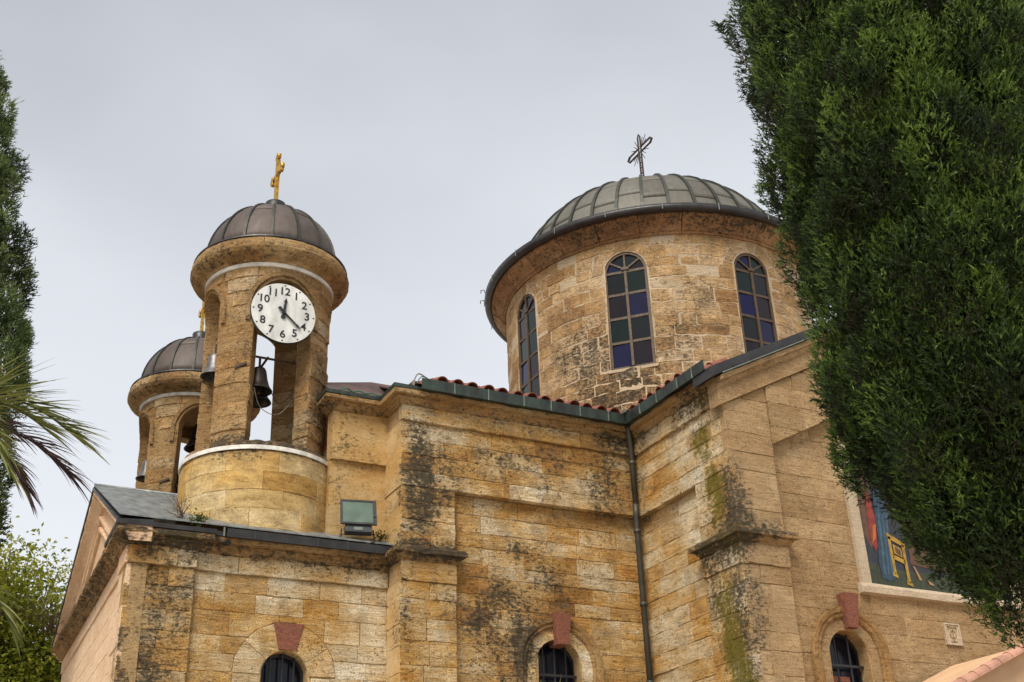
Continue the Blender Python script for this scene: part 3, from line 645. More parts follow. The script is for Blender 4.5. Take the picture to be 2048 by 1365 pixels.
# tiled roof
rf = MB()
rf.add([(7.3, 17.2, 10.33), (XT, 17.2, 10.33), (16.1, 22.2, 12.15), (7.3, 22.2, 12.15), (11.45, 17.2, 10.33), (11.45, 14.9, 10.1), (16.1, 14.9, 12.4), (16.1, 22.2, 12.6), (20.75, 14.7, 10.2), (20.75, 22.2, 10.2),
        (7.3, 27.2, 10.33), (16.1, 27.2, 10.33)], [(0, 1, 2, 3), (4, 5, 6, 7), (6, 8, 9, 7), (3, 2, 11, 10)])
roof = rf.obj('roof', 'tile', CH)
def tile(parent, p, dirv, L=.42, r=.105, lift=.0, mat='tile'):
    d = Vector(dirv).normalized(); side = Vector((d.y, -d.x, 0)).normalized(); upv = side.cross(d)
    if upv.z < 0: upv = -upv
    V = []; n = 8
    for t, rr in ((0, r), (1, r * .86)):
        for q in (rr, rr - .016):
            for k in range(n + 1):
                a = math.pi * k / n
                V.append(Vector(p) + d * (L * t) + side * (q * math.cos(a)) + upv * (q * math.sin(a) + lift))
    m_ = n + 1; F = []
    for k in range(n): F += [(k, k + 1, 2 * m_ + k + 1, 2 * m_ + k), (m_ + k, 3 * m_ + k, 3 * m_ + k + 1, m_ + k + 1), (k, m_ + k, m_ + k + 1, k + 1)]
    return obj('roof_tile', V, F, mat, parent, False)
for i in range(14):
    x = 7.78 + i * .292
    for row in range(3): tile(roof, (x + random.gauss(0, .012), 17.21 + row * .36, 10.43 + row * .131 + random.gauss(0, .006)), (random.gauss(0, .02), .94, .342), r=.115)
for i in range(6):
    y = 16.95 - i * .292
    for row in range(3): tile(roof, (11.52 + row * .36, y, 10.43 + row * .17 + random.gauss(0, .006)), (.91, random.gauss(0, .02), .43), r=.115)
# brown sheet roof over the west end
W = [(6.1, 18.05, 10.29), (7.35, 18.05, 10.29), (7.5, 18.75, 10.98), (7.1, 18.9, 11.05), (6.1, 18.75, 10.80)]
MB().prism([W[0], W[1], W[2], W[3], W[4]], (0, .05, -.03)).obj('sheet_roof', 'roof_brown', CH)
MB().prism([(7.1, 17.45, 10.29), (7.55, 17.3, 10.35), (7.6, 18.75, 10.95), (7.2, 18.9, 11.0)], (0, 0, -.03)).obj('sheet_roof', 'roof_brown', CH)
mb = MB(); mb.tube([(7.3, 17.35, 10.36), (7.42, 17.55, 10.44), (7.52, 18.1, 10.62), (7.56, 18.7, 10.86)], [.07, .10, .10, .09], 12).obj('ridge_cap', 'roof_brown', CH, True)
# downpipe in the inner corner
dp = MB().tube([(11.52, 17.2, 10.22), (11.55, 17.22, 10.08), (11.64, 17.33, 9.9), (11.645, 17.335, 8.75)], .052, 12).obj('downpipe', 'pipe', CH, True)
MB().tube([(11.645, 17.335, 8.76), (11.65, 17.36, 8.55), (11.70, 17.44, 8.3), (11.70, 17.44, 3.7)], .052, 12).obj('pipe_run', 'pipe', dp, True)
for z in (9.55, 8.55, 8.28, 6.95, 5.6): MB().tube([(11.645 if z > 8.6 else 11.70, 17.335 if z > 8.6 else 17.44, z - .035), (11.645 if z > 8.6 else 11.70, 17.335 if z > 8.6 else 17.44, z + .035)], .068, 12).obj('pipe_collar', 'pipe', dp, True)
mv = MASS['tan'][0] + MASS['limestone'][0]; k0 = len(MASS['tan'][0]); ms = MASS['tan'][2] + MASS['limestone'][2]
mo_ = obj('remaining_stones', mv, MASS['tan'][1] + [tuple(i + k0 for i in q) for q in MASS['limestone'][1]], 'tan', CH, False, {'dirt': [a for a, b in ms], 'moss': [b for a, b in ms]}, .5)
mo_['kind'] = 'stuff'
if k0 < len(mv):
    mo_.data.materials.append(M['limestone']); nt = len(MASS['tan'][1])
    mo_.data.polygons.foreach_set('material_index', [0 if i < nt else 1 for i in range(len(mo_.data.polygons))])
# hidden far volumes that carry the dome
MB().box((6.75, 18.42, 3), (20.6, 26.8, 10.18)).obj('rear_wall', 'mortar', CH)

# ------------------------------------------------------------------ domed drum
LOCAL = True
DX, DY, DZ, DR = 16.05, 22.2, 10.8, 3.85
DM = thing('church_dome', 'round stone drum with arched windows and ribbed grey metal dome', 'dome', (DX, DY, DZ))
doff = (DX, DY, DZ)
_c = cyl_map((0, 0), DR); mpD = lambda s, z, d: _c(s, z - DZ, d)
WC = [R(a) * DR for a in (-135, -90, -45, 0, 45)]; WH, WS, WSILL = .50, 15.2, 12.8
def multi(fn): return lambda u, za, zb: max(f(u, za, zb) for f in fn)
circ = math.pi * DR
dl = slab('drum_wall', mpD, -circ, circ, 10.6, WSILL, DM, 'palemortar', d0=-.007, du=.15)
slab('drum_core', mpD, -circ, circ, WSILL, 16.2, DM, 'palemortar', d0=-.007, lo=multi([arch_lo(c, WH, WS) for c in WC]), du=.05)
U0, U1 = R(-128) * DR, R(27) * DR
sk = dict(gap=.020, jit=.013, ch=.006, proud=.004, off=doff, base=.12, lenv=.45)
stones(dl, mpD, U0, U1, courses(11.1, WSILL, .285, random.Random(8)), .60, 'drum', tones=(0, .95), seed=61, **sk)
stones(dl, mpD, U0, U1, courses(WSILL, WS, .29), .58, 'drum', lo=multi([rect_lo(c, WH + .02) for c in WC]), tones=(.1, 1), seed=62, **sk)
stones(dl, mpD, U0, U1, courses(WS, 16.03, .28), .58, 'drum', lo=multi([arch_lo(c, .78, WS) for c in WC]), tones=(.15, 1), seed=63, **sk)
for i, c in enumerate(WC[1:4]):
    pv = polar(mpD, c, WS, .78)
    stones(dl, pv, -1.55 * .78, 1.55 * .78, [WH + .025, .78], .36, 'drum', name='voussoir', tones=(.3, 1), seed=70 + i, **{**sk, 'base': .05})
for wi, c in enumerate(WC[:4]):
    f = arc_ring(mpD, c, WS, WSILL, [(WH - .06, -.10), (WH - .06, -.03), (WH + .015, -.03), (WH + .015, -.10)]).obj('window', 'frame', DM)
    for z in (WSILL + .0, 13.42, 14.02, 14.62, 15.19): bar(mpD, c - WH + .03, c + WH - .03, z, z + .06, -.035, -.095).obj('glazing_bar', 'frame', f)
    bar(mpD, c - .03, c + .03, WSILL + .05, WS + .02, -.033, -.097).obj('mullion', 'frame', f)
    for a in (-50, 0, 50):
        s_, k_ = math.sin(R(a)), math.cos(R(a)); n_ = (k_ * .02, -s_ * .02)
        flat(mpD, [(c + s_ * .05 - n_[0], WS + .05 + k_ * .05 - n_[1]), (c + s_ * .05 + n_[0], WS + .05 + k_ * .05 + n_[1]), (c + s_ * .47 + n_[0], WS + k_ * .47 + n_[1]), (c + s_ * .47 - n_[0], WS + k_ * .47 - n_[1])], -.036, -.094).obj('fan_bar', 'frame', f)
    flat(mpD, [(c + .09 * math.sin(a), WS + .05 + .09 * math.cos(a)) for a in [R(-90 + 20 * k) for k in range(10)]], -.03, -.098).obj('fan_hub', 'frame', f)
    rd = random.Random(81 + wi)
    zr = [WSILL + .04, 13.44, 14.04, 14.64, 15.21]
    pat = [[0, 2], [1, 3], [2, 0], [3, 1]] if wi == 2 else [[rd.randrange(5) for _ in range(2)] for _ in range(4)]
    for r_ in range(4):
        for k in range(2):
            u0, u1 = (c - WH + .04, c - .02) if k == 0 else (c + .02, c + WH - .04)
            tl = rd.gauss(0, .004); pts = [(u0, zr[r_]), (u1, zr[r_]), (u1, zr[r_ + 1]), (u0, zr[r_ + 1])]
            V = [mpD(u, z, -.066 + tl * (1 if z > zr[r_] + .1 else -1)) for u, z in pts] + [mpD(u, z, -.08) for u, z in pts]
            obj('pane', V, [(0, 1, 2, 3), (7, 6, 5, 4), (0, 4, 5, 1), (1, 5, 6, 2), (2, 6, 7, 3), (3, 7, 4, 0)], PANE[pat[r_][k]], f)
    for k, (a, b) in enumerate(((-90, -50), (-50, 0), (0, 50), (50, 90))):
        arc = [(c + .46 * math.sin(R(a + (b - a) * j / 5)), WS + .02 + .46 * math.cos(R(a + (b - a) * j / 5))) for j in range(6)]
        flat(mpD, [(c, WS + .05)] + arc, -.066, -.08).obj('pane', PANE[rd.randrange(5)], f)
    arc_ring(mpD, c, WS, WSILL, [(WH + .01, -.002), (WH + .01, -.3), (WH + .03, -.3), (WH + .03, -.01)]).obj('reveal', 'palemortar', DM)
    bar(mpD, c - WH - .05, c + WH + .05, WSILL - .07, WSILL - .005, .035, -.1).obj('window_sill', 'white_stone', DM)
def ring_blocks(parent, name, prof, n, seg, off, base, jit, a_off=0.0, seed=1, mat='cornice'):
    rd = random.Random(seed)
    for i in range(n):
        a0 = a_off + 2 * math.pi * i / n + .0022; a1 = a_off + 2 * math.pi * (i + 1) / n - .0022
        mb = MB().lathe(prof, seg, (0, 0, 0), a0, a1); P = len(prof)
        mb.f.append(tuple(range(P))); mb.f.append(tuple(seg * P + k for k in reversed(range(P))))
        dz = rd.gauss(0, jit * .7); mb.v = [(x + rd.gauss(0, jit), y + rd.gauss(0, jit), z + dz + rd.gauss(0, jit)) for x, y, z in mb.v]
        stained(name, mb, mat, parent, False, base + rd.uniform(-.1, .2), rd.uniform(.15, .95), off)
MB().lathe([(3.6, 5.2), (3.86, 5.2), (3.9, 5.33), (4.0, 5.45), (4.0, 5.6), (3.6, 5.6)], 90).obj('cornice_bed', 'mortar', DM)
ring_blocks(DM, 'cornice_block', [(3.70, 5.2), (3.87, 5.2), (3.89, 5.2), (3.90, 5.25), (3.94, 5.27), (3.95, 5.31), (4.0, 5.37), (4.09, 5.44), (4.17, 5.50), (4.21, 5.53), (4.215, 5.60), (3.7, 5.62)], 26, 6, doff, .45, .0035, .05, 3, 'drum_cornice')
MB().lathe([(4.19, 5.605), (4.24, 5.565), (4.30, 5.55), (4.36, 5.575), (4.39, 5.63), (4.395, 5.71), (4.37, 5.71), (4.36, 5.64), (4.24, 5.63), (3.5, 5.72)], 120).obj('rim_gutter', 'black_metal', DM, True)
for a in range(-150, 60, 17):
    s_, k_ = math.sin(R(a)), -math.cos(R(a))
    MB().tube([(4.40 * s_, 4.40 * k_, 5.56), (4.40 * s_, 4.40 * k_, 5.73)], .012, 6).obj('gutter_bracket', 'seam', DM)
for a in (-118, -111):
    s_, k_ = math.sin(R(a)), -math.cos(R(a))
    MB().tube([(4.38 * s_, 4.38 * k_, 5.70), (4.42 * s_, 4.42 * k_, 5.82), (4.5 * s_, 4.5 * k_, 5.80), (4.5 * s_, 4.5 * k_, 5.72)], .012, 6).obj('gutter_hook', 'iron', DM)

def ribbed_dome(parent, rb, z0, rise, n, rows, mat, ribw, ribh, a_off=0.0, phimax=84):
    def pt(a, ph, d=0.0):
        r_ = (rb + d) * math.cos(ph); return (r_ * math.sin(a), -r_ * math.cos(a), z0 + (rise + d) * math.sin(ph))
    rd = random.Random(n); st = 2 * math.pi / n
    MB().lathe([((rb - .05) * math.cos(R(p)), z0 + (rise - .05) * math.sin(R(p))) for p in range(0, 91, 6)], n).obj('dome_shell', mat, parent, True, .3)
    tmpl = {}
    for var in (0, 1):
        for k in range(len(rows) - 1):
            a0, a1 = -st / 2 + st * .02, st / 2 - st * .02
            sh = (.35 if var else -.35) * (rows[1] - rows[0]) * .35
            p0 = R(rows[k] + (sh if k else 0)); p1 = R(rows[k + 1] + (sh if k < len(rows) - 2 else 0)) - .006
            V = []; F = []; A, B = 4, 5
            for d in (.0, -.03):
                for i in range(B + 1):
                    for j in range(A + 1):
                        lap = .010 * (1 - i / B) if d == 0 else 0
                        V.append(pt(a0 + (a1 - a0) * j / A, p0 + (p1 - p0) * i / B, d + lap))
            Q = (A + 1) * (B + 1)
            for i in range(B):
                for j in range(A): F.append((i * (A + 1) + j, i * (A + 1) + j + 1, (i + 1) * (A + 1) + j + 1, (i + 1) * (A + 1) + j))
            for j in range(A): F.append((j, Q + j, Q + j + 1, j + 1))
            tmpl[(var, k)] = mesh(V, F, mat, True)
    V = []; F = []; S = 14
    for i in range(S + 1):
        ph = R(1 + (phimax - 1) * i / S); w = ribw * (1 - .45 * i / S)
        c_ = pt(0, ph, 0); t = (math.cos(ph) * 0, 0)
        for sx, hh in ((-1, -.01), (-1, ribh), (1, ribh), (1, -.01)):
            q = pt(0, ph, hh); V.append((q[0] + sx * w / 2, q[1], q[2]))
    for i in range(S):
        for k in range(3): F.append((i * 4 + k, i * 4 + k + 1, i * 4 + k + 5, i * 4 + k + 4))
    F.append((0, 1, 2, 3))
    rm = mesh(V, F, 'rib')
    for i in range(n):
        a = a_off + st * (i + .5)
        for k in range(len(rows) - 1):
            o = link('dome_panel', tmpl[(i % 2, k)], parent); o.rotation_euler = (0, 0, a); o['tone'] = rd.random()
        o = link('dome_rib', rm, parent); o.rotation_euler = (0, 0, a + st / 2)
ribbed_dome(DM, 3.62, 5.63, 2.95, 36, [2, 20, 38, 57, 80], 'dome_main', .085, .055, R(3))
MB().lathe([(0, 8.62), (.45, 8.60), (.62, 8.55), (.66, 8.50)], 24).obj('dome_cap', 'dome_main', DM, True, .5)
# wrought iron cross with rays: arms along Y
cr = MB()
zt = 9.16
for y in (-.055, .055): cr.tube([(0, y, zt - .7), (0, y, zt + 1.62)], .026, 6)
cr.tube([(0, -.055, zt + 1.62), (0, 0, zt + 1.72), (0, .055, zt + 1.62)], .02, 6)
for s_ in (-1, 1):
    for z in (1.11, 1.27): cr.tube([(0, s_ * .03, zt + z), (0, s_ * .50, zt + z)], .027, 6)
    cr.tube([(0, s_ * .50, zt + 1.10), (0, s_ * .60, zt + 1.19), (0, s_ * .50, zt + 1.28)], .032, 6)
x_ = cr.obj('cross', 'iron', DM)
mb = MB()
for k in range(-7, 13):
    za, zb = zt + .05 + k * .085, zt + .05 + (k + 1) * .085; s_ = 1 if k % 2 else -1
    mb.tube([(0, -.05 * s_, za), (0, .05 * s_, zb)], .012, 5)
mb.obj('cross_lattice', 'iron', x_)
for k in range(20):
    a = 2 * math.pi * (k + .5) / 20
    if min(abs(math.sin(a)), abs(math.cos(a))) < .22: continue
    L = .46 if k % 2 else .38
    MB().tube([(0, .10 * math.cos(a), zt + 1.19 + .10 * math.sin(a)), (0, L * math.cos(a), zt + 1.19 + L * math.sin(a))], [.014, .009], 5).obj('cross_ray', 'iron', x_)

# ------------------------------------------------------------------ bell towers
TB = 7.4
def copy_tree(o, parent=None):
    c = o.copy(); COL.objects.link(c); c.parent = parent
    for k in list(o.children): copy_tree(k, c)
    return c
T1 = (5.19, 19.25, TB)
TW = thing('bell_tower', 'round stone bell tower with white clock and gold cross, nearer of the two', 'bell tower', T1, 'twin bell towers')
def build_tower(TW):
    off = T1
    def cm(r): 
        f = cyl_map((0, 0), r); return lambda s, z, d: f(s, z - TB, d)
    mb_, r0 = cm(1.305), 1.305
    b = slab('tower_base', mb_, -math.pi * r0, math.pi * r0, 7.3, 9.16, TW, 'mortar', d0=-.01, du=.12)
    zs = [7.42, 7.72, 8.05, 8.36, 8.68, 9.03]
    stones(b, mb_, -math.pi * r0, math.pi * r0, zs, .85, 'banded', gap=.006, jit=.002, ch=.005, proud=.003, off=off, tones=(0, 1), seed=91, du=.1, lenv=.3)
    st = MB().lathe([(1.0, 1.63), (1.31, 1.63), (1.315, 1.72), (1.285, 1.79), (1.21, 1.84), (1.0, 1.86)], 96)
    rd = random.Random(4); st.v = [(x + rd.gauss(0, .006), y + rd.gauss(0, .006), z + rd.gauss(0, .008)) for x, y, z in st.v]
    stained('base_ledge', st, 'pier', TW, False, .45, .5, off)
    MB().lathe([(1.305, 1.645), (1.331, 1.645), (1.331, 1.715), (1.305, 1.715), (1.305, 1.645)], 96).obj('white_band', 'white_band', TW)
    rp = 1.13; mp = cm(rp); oh = .54; osp = 11.84; ocs = [R(a) * rp for a in (-180, -90, 0, 90, 180)]
    lo = multi([arch_lo(c, oh, osp) for c in ocs])
    L = math.pi * rp
    core = slab('arcade_core', mp, -L, L, 9.2, 12.62, TW, 'pier', d0=-.014, d1=-.33, lo=lo, du=.035)
    for i, c in enumerate(ocs[:-1]):
        stones(core, mp, c + oh + .0, ocs[i + 1] - oh, courses(9.2, osp, .30, random.Random(40 + i)), 9, 'pier', d0=0, d1=-.34, off=off, base=.12, tones=(0, 1), seed=95 + i, gap=.012, jit=.008, ch=.014, proud=.008, du=.12)
    stones(core, mp, -L, L, courses(osp, 12.62, .26), .55, 'pier', d0=0, d1=-.2, off=off, base=.1, tones=(0, 1), seed=99, gap=.012, jit=.007, ch=.012, proud=.006, lo=multi([arch_lo(c, oh + .13, osp) for c in ocs]), du=.1)
    for i, c in enumerate(ocs[:-1]):
        a = arc_ring(mp, c, osp, osp - .3, [(oh, -.335), (oh, -.05), (oh + .05, -.045), (oh + .06, .025), (oh + .135, .035), (oh + .145, .0), (oh + .14, -.33)], jit=.003, seed=i)
        stained('arch_ring', a, 'cornice', TW, False, .3, .5, off)
    MB().lathe([(1.13, 5.19), (1.17, 5.19), (1.172, 5.26), (1.13, 5.26), (1.13, 5.19)], 96).obj('white_band', 'white_band', TW)
    MB().lathe([(.95, 5.262), (1.15, 5.262), (1.3, 5.4), (1.38, 5.5), (1.36, 5.62), (.95, 5.64)], 64).obj('cornice_bed', 'mortar', TW)
    ring_blocks(TW, 'cornice_block', [(1.0, 5.262), (1.16, 5.262), (1.19, 5.30), (1.24, 5.325), (1.33, 5.345), (1.41, 5.39), (1.45, 5.455), (1.452, 5.53), (1.43, 5.60), (1.41, 5.645), (1.39, 5.65), (.9, 5.66)], 11, 8, off, .32, .003, .2, 4)
    MB().lathe([(1.2, 5.655), (1.40, 5.652), (1.425, 5.66), (1.42, 5.69), (1.2, 5.72)], 72).obj('dome_rim', 'black_metal', TW)
    MB().lathe([(1.12, 5.25), (1.12, 5.24), (0, 5.24)], 32).obj('tower_ceiling', 'mortar', TW)
    ribbed_dome(TW, 1.24, 5.67, 1.36, 16, [2, 44, 84], 'dome_small', .05, .035, R(6))
    MB().lathe([(0, 7.27), (.17, 7.27), (.195, 7.25), (.195, 7.12), (.20, 7.08), (.23, 7.03), (.24, 6.97), (.22, 6.93)], 24).obj('dome_cap', 'black_metal', TW, True)
    # gilded budded cross, arms along Y
    z0 = 7.22; cb = MB(); h = .03
    cb.box((-.022, -h, z0), (.022, h, z0 + .86)); cb.box((-.02, -.21, z0 + .555), (.02, .21, z0 + .605))
    cb.v = [(x * 1.6, y * 1.25, z0 + (z - z0) * 1.25) for x, y, z in cb.v]
    x_ = cb.obj('cross', 'gold', TW)
    for (y, z) in ((0, .90), (-.25, .58), (.25, .58)):
        for k in range(3):
            a = {0: 90, -.25: 180, .25: 0}[y] + (k - 1) * 75; yy = y * 1.1 + .05 * math.cos(R(a)); zz = z * 1.25 + .05 * math.sin(R(a))
            s = MB().tube([(-.035, yy, z0 + zz), (-.03, yy, z0 + zz), (.03, yy, z0 + zz), (.035, yy, z0 + zz)], [.042, .058, .058, .042], 10); s.obj('cross_bud', 'gold', x_, True)
    for sy in (-1, 1):
        for sz in (-1, 1): MB().tube([(0, sy * .03, z0 + .725 + sz * .14), (0, sy * .07, z0 + .725 + sz * .08), (0, sy * .15, z0 + .725 + sz * .04)], .022, 6).obj('cross_scroll', 'gold', x_)
    # bell beams and iron stubs
    for z in (3.62,):
        MB().tube([(-.8, -.62, z), (.8, -.62, z)], .022, 8).obj('bell_beam', 'iron', TW)
        MB().tube([(-.62, -.8, z + .32), (-.62, .8, z + .32)], .022, 8).obj('bell_beam', 'iron', TW)
        MB().tube([(-.2, -.9, z - .12), (-.2, .9, z - .12)], .022, 8).obj('bell_beam', 'iron', TW)
    for a, z in ((-36, 3.25), (52, 2.85)):
        s_, k_ = math.sin(R(a)), -math.cos(R(a))
        o = MB().box((-.11, -.03, -.022), (.11, .05, .022)).obj('iron_stub', 'iron', TW); o.location = (1.13 * s_, 1.13 * k_, z); o.rotation_euler = (0, R(-18), R(a))
build_tower(TW)
T2 = copy_tree(TW); T2.location = (5.22, 25.1, TB - .05)
T2['label'] = 'smaller-looking farther bell tower half hidden behind the clock tower'
# electrical conduit in the clock tower
MB().tube([(.47, -.70, 1.8), (.47, -.70, 4.5)], .025, 6).obj('conduit', 'white_stone', TW)

# bells, each hung on its own
def bell_mesh(mat):
    p = [(0, .02), (.06, .02), (.10, 0), (.125, -.05), (.14, -.14), (.155, -.25), (.185, -.34), (.235, -.41), (.245, -.43), (.23, -.435), (.205, -.40), (.17, -.33), (.14, -.22), (.12, -.08), (0, -.03)]
    mb = MB().lathe(p, 32); return mb
def bell(loc, s, mat, label):
    t = thing('bell', label, 'bell', loc, 'bells hanging in the towers')
    o = bell_mesh(mat).obj('bell_body', mat, t, True); o.scale = (s, s, s)
    o = MB().tube([(0, 0, 0), (0, 0, .22)], .022, 8).obj('hanger', 'iron', t); o.scale = (1, 1, s)
    o = MB().tube([(0, 0, -.05), (0, 0, -.40), (0, 0, -.42), (0, 0, -.48), (0, 0, -.5)], [.008, .012, .035, .035, .01], 8).obj('clapper', 'iron', t, True); o.scale = (s, s, s)
bell((4.93, 18.64, 10.80), 1.0, 'bronze', 'dark bronze bell under the clock in the front arch of the clock tower')
bell((5.03, 19.02, 10.76), 1.0, 'bronze', 'second bronze bell just behind and below the front bell under the clock')
bell((4.33, 19.42, 11.30), 1.0, 'bell_grey', 'grey bell in the left arch of the clock tower, upper one')
bell((4.42, 19.80, 11.33), 1.0, 'bronze', 'dark bell mouth showing below the grey bell in the left arch of the clock tower')
bell((4.33, 25.0, 11.30), .95, 'bell_grey', 'grey bell at the left edge of the farther bell tower')
bell((4.98, 24.4, 10.95), 1.0, 'bronze', 'dark bell low in the front arch of the farther bell tower')
bell((5.35, 24.9, 12.25), 1.3, 'bronze', 'dark bell high under the arch of the farther bell tower')

# clock
CK = thing('clock', 'round white clock with black numerals and hands hung in the tower arch', 'clock', (5.135, 18.07, 11.66))
CR_ = .575
def disc(r, y0, y1, n=64):
    mb = MB(); V = [(r * math.cos(2 * math.pi * k / n), y, r * math.sin(2 * math.pi * k / n)) for y in (y0, y1) for k in range(n)]
    mb.add(V, [tuple(range(n)), tuple(range(2 * n - 1, n - 1, -1))] + [(k, n + k, n + (k + 1) % n, (k + 1) % n) for k in range(n)]); return mb
disc(CR_, -.02, .03).obj('clock_face', 'clock_white', CK)
disc(CR_ + .004, -.010, .05).obj('clock_rim', 'lamp_body', CK)
dg = None
def text_mesh(s, size):
    cu = bpy.data.curves.new('t', 'FONT'); cu.body = s; cu.size = size; cu.align_x = 'CENTER'; cu.align_y = 'CENTER'; cu.extrude = .002; cu.offset = .003
    o = bpy.data.objects.new('t', cu); COL.objects.link(o); bpy.context.view_layer.update()
    me = bpy.data.meshes.new_from_object(o.evaluated_get(bpy.context.evaluated_depsgraph_get()))
    bpy.data.objects.remove(o); me.materials.clear(); me.materials.append(M['black']); return me
for h in range(1, 13):
    a = R(30 * h); me = text_mesh(str(h), .205)
    o = link('numeral', me, CK, (.42 * math.sin(a), -.024, .42 * math.cos(a))); o.rotation_euler = (R(90), 0, 0)
    s_, k_ = math.sin(a), math.cos(a)
    MB().prism([(s_ * .515 , -.0215, k_ * .515), (s_ * .55 - k_ * .02, -.0215, k_ * .55 + s_ * .02), (s_ * .55 + k_ * .02, -.0215, k_ * .55 - s_ * .02)], (0, -.002, 0)).obj('hour_mark', 'black', CK)
def hand(name, ang, L, w, tail, y):
    a = R(ang); s_, k_ = math.sin(a), math.cos(a)
    def p(l, q): return (s_ * l + k_ * q, y, k_ * l - s_ * q)
    mb = MB().prism([p(-tail, -w * .75), p(-tail + .02, -w * 1.0), p(-.03, -w * .6), p(L * .72, -w * .45), p(L * .74, -w * .8), p(L, 0), p(L * .74, w * .8), p(L * .72, w * .45), p(-.03, w * .6), p(-tail + .02, w * 1.0), p(-tail, w * .75)], (0, -.008, 0))
    return mb.obj(name, 'black', CK)
hand('hour_hand', 6, .29, .042, .12, -.034)
hand('minute_hand', 132, .43, .032, .13, -.046)
disc(.03, -.062, -.02, 20).obj('hand_boss', 'black', CK)
for a in (0, 90): MB().box((-.05, .03, -.02), (.05, .12, .02)).obj('clock_bracket', 'iron', CK).location = (CR_ * math.sin(R(a)) * .9, 0, CR_ * math.cos(R(a)) * .96)
LOCAL = False

# ------------------------------------------------------------------ floodlight on the narthex roof
LOCAL = True
FL = thing('floodlight', 'black floodlight with greenish glass standing on the roof edge beside the clock tower', 'floodlight', (6.52, 17.86, 7.62), rz=R(-12))
def tilt(vs, a, c=(0, 0, 0)):
    k, s_ = math.cos(a), math.sin(a); return [(x, c[1] + (y - c[1]) * k - (z - c[2]) * s_, c[2] + (y - c[1]) * s_ + (z - c[2]) * k) for x, y, z in vs]
FL.scale = (1.1, 1.1, 1.1)
TA = R(-16); TCN = (0, 0, .42)
def fpart(name, mb, mat, par=None):
    mb.v = tilt(mb.v, TA, TCN); return mb.obj(name, mat, par or FL)
hb = MB(); hb.add([(-.25, -.06, .23), (.25, -.06, .23), (.25, -.06, .62), (-.25, -.06, .62), (-.14, .12, .30), (.14, .12, .30), (.14, .12, .55), (-.14, .12, .55)], [(0, 3, 2, 1), (4, 5, 6, 7), (0, 1, 5, 4), (1, 2, 6, 5), (2, 3, 7, 6), (3, 0, 4, 7)])
hs = fpart('housing', hb, 'lamp_body')
for a, b in (((-.27, -.085, .21), (.27, -.055, .24)), ((-.27, -.085, .61), (.27, -.055, .64)), ((-.27, -.085, .24), (-.24, -.055, .61)), ((.215, -.085, .24), (.27, -.055, .61))): fpart('bezel', MB().box(a, b), 'black_metal', hs)
fpart('lamp_glass', MB().box((-.24, -.075, .24), (.215, -.062, .61)), 'lamp_glass')
fpart('hinge', MB().box((.22, -.10, .34), (.25, -.08, .40)), 'lamp_body', hs)
gb = fpart('gear_box', MB().box((-.20, -.05, .10), (.20, .06, .21)), 'lamp_body')
fpart('rating_plate', MB().box((-.07, -.056, .125), (.06, -.049, .175)), 'seam', gb)
MB().tube([(-.235, .02, .20), (-.25, -.02, .05), (-.25, -.06, .0), (-.1, -.10, -.06), (.1, -.10, -.06), (.25, -.06, .0), (.25, -.02, .05), (.235, .02, .20)], .011, 6).obj('bracket', 'black_metal', FL)
MB().tube([(-.2, .02, .13), (-.36, .05, .02), (-.55, .12, .02)], .009, 6).obj('supply_cable', 'black_metal', FL)
LOCAL = False

# ------------------------------------------------------------------ mural beside the transept windows
MU = thing('mural', 'painted panel with blue robe and yellow chair in a pale stone frame on the transept', 'mural', (16.1, 14.75, 6.7))
def fl(poly, d, mat, par, name): return flat(mpU, poly, d, d - .002).obj(name, mat, par)
for nm, c in (('mural_blue', (.02, .048, .08)), ('mural_green', (.03, .038, .014)), ('mural_red', (.22, .025, .012)), ('mural_orange', (.40, .12, .015)), ('mural_yellow', (.34, .20, .02)), ('mural_skin', (.36, .19, .07)), ('mural_dark', (.02, .022, .03)), ('mural_brown', (.10, .045, .02)), ('mural_pale_blue', (.045, .09, .125))):
    M[nm] = simple(nm + '_paint', c, .5, 0, .45, 9, 0, stretch=(1.5, 1, 1))
pn = fl([(14.45, 6.86), (17.75, 6.86), (17.75, 9.2), (14.45, 9.2)], .03, 'mural_dark', MU, 'panel')
fl([(14.46, 6.865), (17.74, 6.865), (17.74, 7.13), (16.6, 7.2), (15.3, 7.16), (14.46, 7.25)], .034, 'mural_green', MU, 'painted_ground')
fl([(14.47, 7.75), (14.62, 7.5), (14.78, 7.7), (14.80, 8.9), (14.47, 9.0)], .034, 'mural_brown', MU, 'painted_drapery')
fl([(14.62, 7.62), (14.70, 7.45), (14.76, 7.55), (14.82, 8.05), (14.76, 8.5), (14.66, 8.5)], .038, 'mural_red', MU, 'painted_drapery')
fl([(14.66, 7.6), (14.74, 7.68), (14.80, 7.95), (14.72, 7.9)], .0395, 'mural_orange', MU, 'painted_drapery')
rb = fl([(14.74, 7.0), (14.90, 6.95), (15.04, 7.02), (15.0, 7.4), (15.06, 7.8), (15.16, 8.4), (14.95, 8.9), (14.84, 8.4), (14.80, 7.7), (14.72, 7.3)], .041, 'mural_blue', MU, 'painted_robe')
for a, b in ((14.80, 14.86), (14.90, 14.94), (14.97, 15.03)): fl([(a - .02, 7.06), (b - .03, 7.05), (b + .05, 7.9), (b + .07, 8.3), (a + .07, 8.0)], .0435, 'mural_pale_blue', MU, 'painted_fold')
